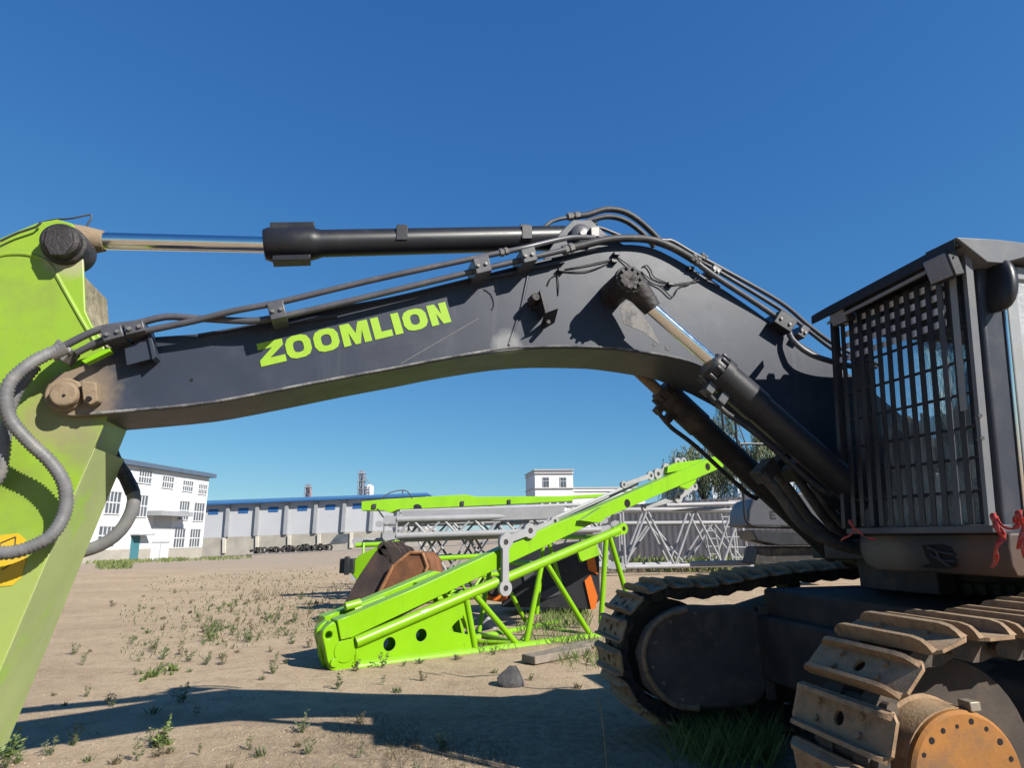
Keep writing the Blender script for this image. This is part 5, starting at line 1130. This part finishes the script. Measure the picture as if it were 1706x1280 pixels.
# white office block in the middle distance
YO = 105.0; oc = atY(892, 840, YO); of = empty("office_block", Vector((oc.x, oc.y, 0)), "white office block with cornice bands and two windows on its tower", "building")
zt = atY(892, 784, YO).z; xr = atY(955, 800, YO).x; yv = Vector((-1.35, 9.0, 0)); xv = Vector((xr - oc.x, .35, 0)); o0 = Vector((oc.x, oc.y, 0))
def obx(mb, u0, u1, v0, v1, z0, z1): mb.add([o0 + xv*u + yv*v + UZ*z for z in (z0, z1) for u, v in ((u0,v0),(u1,v0),(u1,v1),(u0,v1))], [[3,2,1,0],[4,5,6,7],[0,1,5,4],[1,2,6,5],[2,3,7,6],[3,0,4,7]])
b = MB(); obx(b, 0, 1, 0, 1, 0, zt); b.build("tower_wall", M['white'], of)
M['cream'] = mat("cornice_render", (0.60, 0.55, 0.52), 0.8, 0, 0.05, 1)
zc = atY(892, 814.5, YO).z; zl = atY(990, 813, YO).z
b = MB(); obx(b, 1.002, 2.9, .05, 1, 0, zl); b.build("wing_wall", M['white'], of)
b = MB()
for z in (zt - .55, zc): obx(b, -.02, 1.02, -.03, 1.02, z, z + .16)
obx(b, -.03, 1.03, -.04, 1.03, zt, zt + .12); obx(b, 1.025, 2.92, .03, 1.02, zl, zl + .14); obx(b, 1.025, 2.92, .03, 1.02, zl - .55, zl - .4); b.build("cornice", M['cream'], of)
for x0, x1, y0, y1 in ((904.5,914.5,796,812),(933.5,943.5,796,812)):
    u0 = (atY(x0, 800, YO).x - oc.x)/xv.x; u1 = (atY(x1, 800, YO).x - oc.x)/xv.x; z1 = atY(x0, y0, YO).z; z0 = atY(x0, y1, YO).z
    f = MB(); obx(f, u0-.012, u1+.012, -.012, .0, z0-.1, z1+.1); fo = f.build("window", M['frame'], of)
    f = MB(); 
    for k in range(2): obx(f, u0+(u1-u0)*(k*.5+.04), u0+(u1-u0)*(k*.5+.46), -.016, -.0125, z0, z0 + (z1-z0)*.62); obx(f, u0+(u1-u0)*(k*.5+.04), u0+(u1-u0)*(k*.5+.46), -.016, -.0125, z0+(z1-z0)*.68, z1)
    f.build("pane", M['pane'], fo)
for k in range(5):
    x0 = 893 + k*13; u0 = (atY(x0, 830, YO).x - oc.x)/xv.x; z1 = atY(x0, 830, YO).z; z0 = atY(x0, 846, YO).z
    f = MB(); obx(f, u0, u0+.14, -.014, .0, z0, z1); fo = f.build("window", M['frame'], of); f = MB(); obx(f, u0+.012, u0+.128, -.018, -.0145, z0+.1, z1-.1); f.build("pane", M['pane'], fo)
# pale building with blue glass behind the willow
YG = 60.0; gb0 = atY(1150, 805, YG); gbz = gb0.z; gbd = empty("pale_building", Vector((gb0.x, gb0.y, 0)), "pale building with blue glazed front behind the willow tree", "building")
M['paleblue'] = mat("pale_blue_render", (0.44, 0.52, 0.60), 0.7, 0, 0.06, .4)
b = MB(); x1 = atY(1420, 800, YG).x; b.box((gb0.x-.6, YG, 0), (x1, YG+9, gbz + .9)); b.build("wall", M['paleblue'], gbd)
b = MB(); b.box((gb0.x-1.0, YG-.4, gbz+.9), (x1, YG+9.3, gbz+1.15)); b.build("roof", M['bluef'], gbd)
M['blueglass'] = mat("blue_glazing", (0.08, 0.17, 0.30), 0.12, 0, 0.25, .6)
for k in range(6):
    xa = gb0.x + .2 + k*2.4; f = MB(); f.box((xa, YG-.08, gbz-2.3), (xa+1.9, YG, gbz-.1)); fo = f.build("window", M['frame'], gbd); f = MB()
    for i in range(3): f.box((xa+.08+.6*i, YG-.1, gbz-2.2), (xa+.6+.6*i, YG-.085, gbz-.2))
    f.build("pane", M['blueglass'], fo)
# elevator towers far beyond the warehouse
def tower(px0, px1, pt, Y, label, silo):
    p0 = atY(px0, 845, Y); p1 = atY(px1, 845, Y); zt = atY(px0, pt, Y).z; wd = p1.x - p0.x; z0 = gz(p0.x, Y)
    o = empty("elevator_tower", Vector(((p0.x+p1.x)/2, Y, z0)), label, "tower"); b = MB()
    for x in (p0.x, p1.x):
        for y in (0, wd): b.tube([Vector((x, Y+y, z0)), Vector((x, Y+y, zt))], .22, 6)
    b.build("leg", M['greysteel'], o); b = MB(); n = 9
    for k in range(n):
        za, zb = z0+(zt-z0)*k/n, z0+(zt-z0)*(k+1)/n
        for y in (0, wd): b.tube([Vector((p0.x, Y+y, za)), Vector((p1.x, Y+y, zb))], .12, 5); b.tube([Vector((p0.x-.3, Y+y, zb)), Vector((p1.x+.3, Y+y, zb))], .18, 5)
    b.build("bracing", M['greysteel'], o)
    b = MB(); cx = (p0.x+p1.x)/2; b.box((cx-.35, Y+wd*.4, z0), (cx+.35, Y+wd*.7, zt+.5)); b.build("elevator_casing", M['redsteel'], o)
    b = MB(); b.box((p0.x-.4, Y-.3, zt-.2), (p1.x+.4, Y+wd+.3, zt)); b.box((cx-.9, Y, zt), (cx+.9, Y+wd, zt+1.2)); b.build("head_house", M['greysteel'], o); return o, p0, p1, zt, wd
o, p0, p1, zt, wd = tower(506, 514, 812, 260, "short hazy red and grey elevator tower behind the warehouse roof", 0)
b = MB(); b.tube([Vector((p1.x, 260, zt)), Vector((p1.x + 4.0, 260, 0))], .35, 8); b.build("chute", M['redsteel'], o)
o, p0, p1, zt, wd = tower(595, 604, 789, 260, "tall hazy lattice elevator tower beside a white bin above the warehouse", 1)
sx = atY(613, 830, 260); b = MB(); b.lathe(Vector((sx.x, 262, 0)), UZ, [(0, 1.7), (atY(613, 810, 260).z, 1.7), (atY(613, 807, 260).z, .5)], 20)
sb = b.build("storage_bin", M['white'], None, origin=(sx.x, 262, 0)); tag(sb, "white storage bin standing beside the tall elevator tower", "bin")
b = MB(); zb_ = atY(613, 810, 260).z
for k in range(7): b.box((sx.x-1.9+.5*math.sin(k), 260.0, zb_-1.2*k-1.5), (sx.x+.6+.5*math.sin(k), 260.25, zb_-1.2*k-1.2))
b.tube([Vector((sx.x+.4, 260.1, 0)), Vector((sx.x+.4, 260.1, zb_))], .12, 6); b.tube([Vector((sx.x-.9, 260.1, 0)), Vector((sx.x-.9, 260.1, zb_))], .12, 6); b.build("stair", M['greysteel'], sb)
b = MB(); b.tube([Vector((p1.x, 260.5, zt-.8)), Vector((sx.x, 262, zb_+1.2))], .25, 8); o2 = b.build("feed_pipe", M['greysteel'], o)

# ------------------------------------------------------------------ tyres, stone, timber
def tyre_mesh(R, wd, name):
    b = MB(); prof = [(-wd/2, R*.62), (-wd/2, R*.92), (-wd*.38, R), (wd*.38, R), (wd/2, R*.92), (wd/2, R*.62), (wd*.3, R*.56), (-wd*.3, R*.56), (-wd/2, R*.62)]
    seg = 24; vs = []
    for x, r in prof:
        for k in range(seg): an = 2*math.pi*k/seg; vs.append(Vector((x, r*math.cos(an), r*math.sin(an))))
    fs = [[i*seg+k, i*seg+(k+1) % seg, (i+1)*seg+(k+1) % seg, (i+1)*seg+k] for i in range(len(prof)-1) for k in range(seg)]
    b.add(vs, fs); return b
tm = tyre_mesh(.50, .36, "tyre").build("tyre", M['tyre'], None); 
tspots = [424, 430, 436, 442, 447, 453, 459, 464, 470, 475, 481, 487, 492, 498, 504, 510, 515, 521, 527, 533, 538, 544, 549]
for k, x in enumerate(tspots):
    o = tm if k == 0 else tm.copy()
    if k: COL.objects.link(o)
    p = atY(x, 912, YW - 3.2); p.z = gz(p.x, p.y)
    o.scale = (random.uniform(.8, 1.25),) * 3; o.location = p + Vector((0, random.uniform(-.5, .4), 0)) + UZ*(.42 + .12*random.random()); o.rotation_euler = (0, random.uniform(-.25, .25), rad(90) + random.uniform(-.7, .7)) if k % 4 else (0, rad(80), random.uniform(0, 3))
    tag(o, "old black tyre in the row along the warehouse plinth", "tyre", "tyres along the warehouse wall")
def rock(p, s, label, sd):
    rnd = random.Random(sd); bm = bmesh.new(); bmesh.ops.create_icosphere(bm, subdivisions=3, radius=1); b = MB()
    ks = [Vector((rnd.uniform(-1,1), rnd.uniform(-1,1), rnd.uniform(-1,1))).normalized() for _ in range(9)]
    for v in bm.verts:
        c_ = v.co.copy()
        for kk in ks:
            dd = c_.dot(kk)
            if dd > .72: c_ -= kk * (dd - .72)
        v.co = Vector((c_.x*s[0], c_.y*s[1], c_.z*s[2])) * rnd.uniform(.97, 1.03)
    bm.verts.index_update(); b.add([v.co + p for v in bm.verts], [[v.index for v in f.verts] for f in bm.faces]); bm.free()
    return tag(b.build("stone", M['rock'], None, origin=p, sharp=28), label, "stone")
p = G(851, 1142); rock(Vector((p.x, p.y, gz(p.x, p.y) + .05)), (.17, .15, .16), "dark angular stone standing at the edge of the boom's shadow", 3)
for k, (x0, y0, x1, y1, hh, lab) in enumerate(((880,1108,975,1090,.10,"weathered timber beam lying in weeds below the lime boom foot"),(900,1100,985,1078,.07,"split timber plank lying behind the beam near the far track"))):
    p, q = G(x0, y0), G(x1, y1); t_ = (q - p); Ln = t_.length; t_.normalize(); sd = Vector((-t_.y, t_.x, 0)); b = MB(); b.obox((p+q)/2 + UZ*(hh/2 + .012), t_*Ln/2, sd*(.05+hh*.8), UZ*hh/2); tag(b.build("timber", M['wood'], None, origin=p, bevel=.012), lab, "timber")

# ------------------------------------------------------------------ plants
rnd = random.Random(11)
def leafquad(b, p, d, nrm, ln, wd):
    d = d.normalized(); s_ = d.cross(nrm)
    if s_.length < 1e-4: s_ = d.orthogonal()
    s_.normalize(); b.add([p, p + d*ln*.5 + s_*wd, p + d*ln, p + d*ln*.5 - s_*wd], [[0,1,2,3]])
def rv(): return Vector((rnd.uniform(-1,1), rnd.uniform(-1,1), rnd.uniform(-1,1)))
def willow(px, py_top, Y, rad_, label, n_str=420, sd=1):
    rnd.seed(sd); base = atY(px, 930, Y); x, y_ = base.x, Y; zt = atY(px, py_top, Y).z
    o = empty("willow_tree", Vector((x, y_, 0)), label, "tree", "willows behind the machines"); b = MB(); c = Vector((x, y_, 0))
    b.tube(spline([c, c + Vector((.15,0,1.6)), c + Vector((-.1,.1,3.0)), c + Vector((0.1,0,zt*.62))], .3), [.26 - .16*min(1, i*.3/(zt*.62)) for i in range(len(spline([c, c + Vector((.15,0,1.6)), c + Vector((-.1,.1,3.0)), c + Vector((0.1,0,zt*.62))], .3)))], 10)
    ends = []
    for k in range(22):
        an = rnd.uniform(0, 6.28); r_ = rad_ * rnd.uniform(.3, 1.0); z0 = zt * rnd.uniform(.3, .62); e = c + Vector((r_*math.cos(an), r_*math.sin(an), zt*rnd.uniform(.68, .98)*(1 - .22*(r_/rad_)**2)))
        mid = c.lerp(e, .5); mid.z = z0 + (e.z - z0)*.75; pth = spline([c + UZ*z0, mid, e], .3); b.tube(pth, [.07*(1 - .8*i/len(pth)) for i in range(len(pth))], 6); ends.append((mid, e))
    b.build("trunk", M['bark'], o)
    lf = MB()
    for k in range(n_str):
        m_, e = rnd.choice(ends); s0 = m_.lerp(e, rnd.uniform(.25, 1.12)) + rv()*.35; ln = rnd.uniform(.7, 2.4); sw_ = Vector((rnd.uniform(-.25,.25), rnd.uniform(-.25,.25), -1)).normalized(); out = Vector((s0.x-x, s0.y-y_, 0))
        if out.length > .01: out.normalize()
        n = int(ln/.09)
        for i in range(n):
            f = i/n; p = s0 + out*(.35*f*(1-f)*2) + sw_*ln*f + UZ*(.25*math.sin(f*3))*(1-f) + rv()*.05
            leafquad(lf, p, Vector((rnd.uniform(-.6,.6), rnd.uniform(-.6,.6), -1)), rv(), rnd.uniform(.16,.32), rnd.uniform(.022,.042))
    lf.build("crown", M['leaf'], o, sharp=180)
willow(1275, 655, 42.0, 4.4, "drooping grey-green willow seen between the two boom cylinders", 900, 1)
willow(1182, 722, 46.0, 2.6, "smaller willow with a pale trailing crown left of the boom cylinders", 420, 2)
def weed_mesh(kind, sd):
    rnd.seed(sd); b = MB()
    if kind == 'tuft':
        for k in range(26):
            an = rnd.uniform(0, 6.28); d = Vector((math.cos(an)*rnd.uniform(.2,.9), math.sin(an)*rnd.uniform(.2,.9), rnd.uniform(.5,1.1))); p = Vector((rnd.uniform(-.05,.05), rnd.uniform(-.05,.05), 0)); leafquad(b, p, d, rv(), rnd.uniform(.07,.17), rnd.uniform(.008,.016))
    else:
        for s_ in range(rnd.randint(3, 6)):
            an = rnd.uniform(0, 6.28); tp = Vector((math.cos(an)*rnd.uniform(.02,.13), math.sin(an)*rnd.uniform(.02,.13), rnd.uniform(.12,.32))); st_ = Vector((tp.x*.25, tp.y*.25, 0)); b.tube([st_, st_.lerp(tp, .5) + UZ*.02, tp], [.004,.003,.0015], 4)
            for k in range(14):
                f = rnd.uniform(.1, 1); an = rnd.uniform(0, 6.28); p = st_.lerp(tp, f); leafquad(b, p, Vector((math.cos(an), math.sin(an), rnd.uniform(.1,.9))), rv(), rnd.uniform(.03,.085)*(1.25-f*.6), rnd.uniform(.007,.015))
    return b
def tomesh(b, name, m):
    me = bpy.data.meshes.new(name); me.from_pydata(b.v, [], b.f); me.materials.append(m)
    for p in me.polygons: p.use_smooth = False
    return me
WM = [tomesh(weed_mesh('stem' if k % 3 else 'tuft', 40 + k), "weed", M['weed'] if k % 4 else M['weeddry']) for k in range(8)]
WB = [tomesh(weed_mesh('stem' if k % 2 else 'tuft', 80 + k), "weed", M['weedbright']) for k in range(4)]
def weed(px, py, sc, me, label, group=None):
    p = G(px, py); p.z = gz(p.x, p.y) - .005; o = bpy.data.objects.new("weed_plant", me); COL.objects.link(o); o.location = p; o.scale = (sc,)*3; o.rotation_euler = (0, 0, random.uniform(0, 6.28)); tag(o, label, "weed", group); return o
random.seed(21)
spots = [(random.uniform(230, 570), random.uniform(965, 1110)) for _ in range(70)] + [(random.uniform(330, 540), random.uniform(1005, 1070)) for _ in range(35)] + [(352,1045),(338,1062),(365,1052),(420,1052),(435,1028),(445,1022),(470,1018),(475,1002),(500,1000),(520,996),(530,1008),(545,985),(560,978),(410,1010),(330,1030),(315,1024),(290,1018),(325,1022),(345,1020),(187,1010),(215,1072),(222,1068),(240,1074),(150,1085),(125,1090),(140,1110),(250,1055),(270,1052),(145,1160),(105,1178),(180,1172),(90,1160),(190,1180),(260,1088),(275,1085),(300,1090),(230,1100),(365,1098),(340,1110),(395,1090),(430,1062),(455,1048),(480,1040),(420,1040),(385,1060),(440,1135),(455,1122),(190,1275),(85,1262),(230,1272),(150,1272),(265,1262),(415,1250),(430,1262),(505,1222),(500,1246),(510,1258),(600,1262),(470,1050),(395,985),(430,975),(460,968),(500,962),(520,955),(480,975),(545,960),(415,968),(590,1118),(640,1112),(700,1106),(672,1110),(760,1098),(820,1090),(640,1140),(660,1155),(700,1135),(560,1150),(820,1120),(885,1135),(960,1150),(300,1172),(330,1195),(250,1190),(600,1205),(690,1290),(560,1290),(740,1245),(380,1290),(120,1245),(330,1262)]
for i, (x, y_) in enumerate(spots):
    weed(x + random.uniform(-4,4), y_ + random.uniform(-2,2), random.uniform(.32,.72), WM[i % 8], "sparse dull green weed scattered over the bare dirt yard", "weeds scattered over the dirt")
BIG = [(382,1012,1.5,"bushy bright weed on the open dirt left of the boom foot"),(268,1247,1.35,"tall leafy weed in front of the boom shadow at lower left"),(255,1128,1.5,"pale spreading weed just above the boom shadow"),(350,1070,1.7,"dense dark weed clump in the middle of the dirt yard"),(450,1030,1.6,"leafy weed clump short of the lime boom foot"),(12,1270,1.3,"fresh weed at the bottom left corner beside the arm"),(285,1118,1.4,"upright weed right of the pale spreading weed")]
for i, (x, y_, s_, lab) in enumerate(BIG): weed(x, y_, s_*.62, WB[i % 4], lab)
for i in range(60):                                  # smaller neighbours that thicken those clumps
    x, y_, s_, _ = BIG[i % len(BIG)]; weed(x + random.gauss(0, 22), y_ + random.gauss(0, 6), random.uniform(.25,.5), (WM + WB)[i % 12], "sparse dull green weed scattered over the bare dirt yard", "weeds scattered over the dirt")
# dry stalk in front
p = G(1012, 1300); b = MB(); pth = spline([p, p + Vector((-.005,.01,.18)), p + Vector((-.02,0,.36)), p + Vector((-.035,.02,.50))], .03); b.tube(pth, [.0045*(1-.6*i/len(pth)) for i in range(len(pth))], 5); rnd.seed(5)
for k in range(34):
    f = rnd.uniform(.3, 1); q = pth[int(f*(len(pth)-1))]; an = rnd.uniform(0, 6.28); leafquad(b, q, Vector((math.cos(an), math.sin(an), 1.2)), rv(), .022, .004)
M['straw'] = mat("dry_straw", (0.38, 0.30, 0.17), 0.8, 0, 0.2, 20); tag(b.build("dry_stalk", M['straw'], None, origin=p), "single tall dry weed stalk standing in the shade before the far track", "stalk")
# grass that nobody could count
def grasspatch(name, rects, n, m, label, h0, h1, sd, wd=.006):
    rnd.seed(sd); b = MB()
    for k in range(n):
        x0, y0, x1, y1, sl = rnd.choice(rects); px = rnd.uniform(x0, x1); py = rnd.uniform(y0, y1) + sl*(px - x0); p = G(px, py); p.z = gz(p.x, p.y) - .01; dist = p.length/6
        if 0.5 + .5*math.sin(p.x*2.1 + 3*math.sin(p.y*1.3))*math.sin(p.y*1.7 + p.x*.6) < rnd.uniform(0, .9): continue
        an = rnd.uniform(0, 6.28); hh = rnd.uniform(h0, h1); leafquad(b, p, Vector((math.cos(an)*.5, math.sin(an)*.5, 1)), Vector((math.sin(an), -math.cos(an), .1)), hh, wd*max(1, dist*.8))
    o = b.build(name, m, None, sharp=180); tag(o, label, "grass", kind='stuff'); return o
grasspatch("grass", [(140,931,300,941,-.05),(160,936,220,950,0),(200,934,420,940,-.03)], 3000, M['grass'], "pale green grass fringe in front of the white building", .1, .35, 1, .007)
grasspatch("grass", [(800,1072,990,1092,-.12),(860,1030,985,1062,-.1),(905,1020,985,1052,-.1),(930,1070,1000,1120,0)], 2800, M['weedbright'], "tangled grass growing through the lime lattice on the ground", .04, .22, 2, .005)
grasspatch("grass", [(1120,1150,1290,1280,0),(1150,1120,1290,1180,0),(1160,1180,1300,1290,0)], 6000, M['weedbright'], "lush grass in the shade between the tracks", .08, .34, 3, .005)
grasspatch("grass", [(1020,930,1240,955,0)], 2500, M['grass'], "tall grass under the right grey lattice", .15, .8, 4, .014)
grasspatch("grass", [(380,955,600,1000,-.05),(300,1000,560,1075,-.07),(420,985,570,1010,0)], 1500, M['weeddry'], "thin dry grass spread over the middle of the dirt yard", .04, .14, 6, .005)
grasspatch("grass", [(480,1215,760,1290,0),(560,1190,700,1260,0),(640,1230,860,1300,0)], 5000, M['weeddry'], "short dry grass stubble on churned earth at the bottom", .015, .06, 7, .0025)

rnd.seed(31); b = MB()
for k in range(3600):
    px = rnd.uniform(20, 1300); py = 1000 + 300 * rnd.random() ** 0.7; p = G(px, py); r_ = rnd.uniform(.003, .009) * (1.8 if rnd.random() < .05 else 1); z = gz(p.x, p.y)
    vs = [Vector((p.x + rnd.uniform(-.3,.3)*r_ + r_*math.cos(a), p.y + r_*math.sin(a), z - .002)) for a in (0, 1.57, 3.14, 4.71)] + [Vector((p.x + rnd.uniform(-.3,.3)*r_ + .55*r_*math.cos(a), p.y + .55*r_*math.sin(a), z + r_*rnd.uniform(.5,.9))) for a in (.2, 1.7, 3.3, 4.8)]
    b.add(vs, [[0,1,5,4],[1,2,6,5],[2,3,7,6],[3,0,4,7],[4,5,6,7]])
M['clod'] = mat("dry_clods", (0.36, 0.275, 0.19), 0.95, 0, 0.35, 3)
tag(b.build("gravel", M['clod'], None, sharp=20), "small clods and pebbles strewn over the bare dirt", "gravel", kind='stuff')

grasspatch("grass", [(250,960,600,1000,-.03),(330,1005,560,1075,-.05),(200,1000,420,1100,-.02)], 2600, M['weed'], "sparse low green growth between the weeds on the dirt yard", .02, .09, 9, .006)
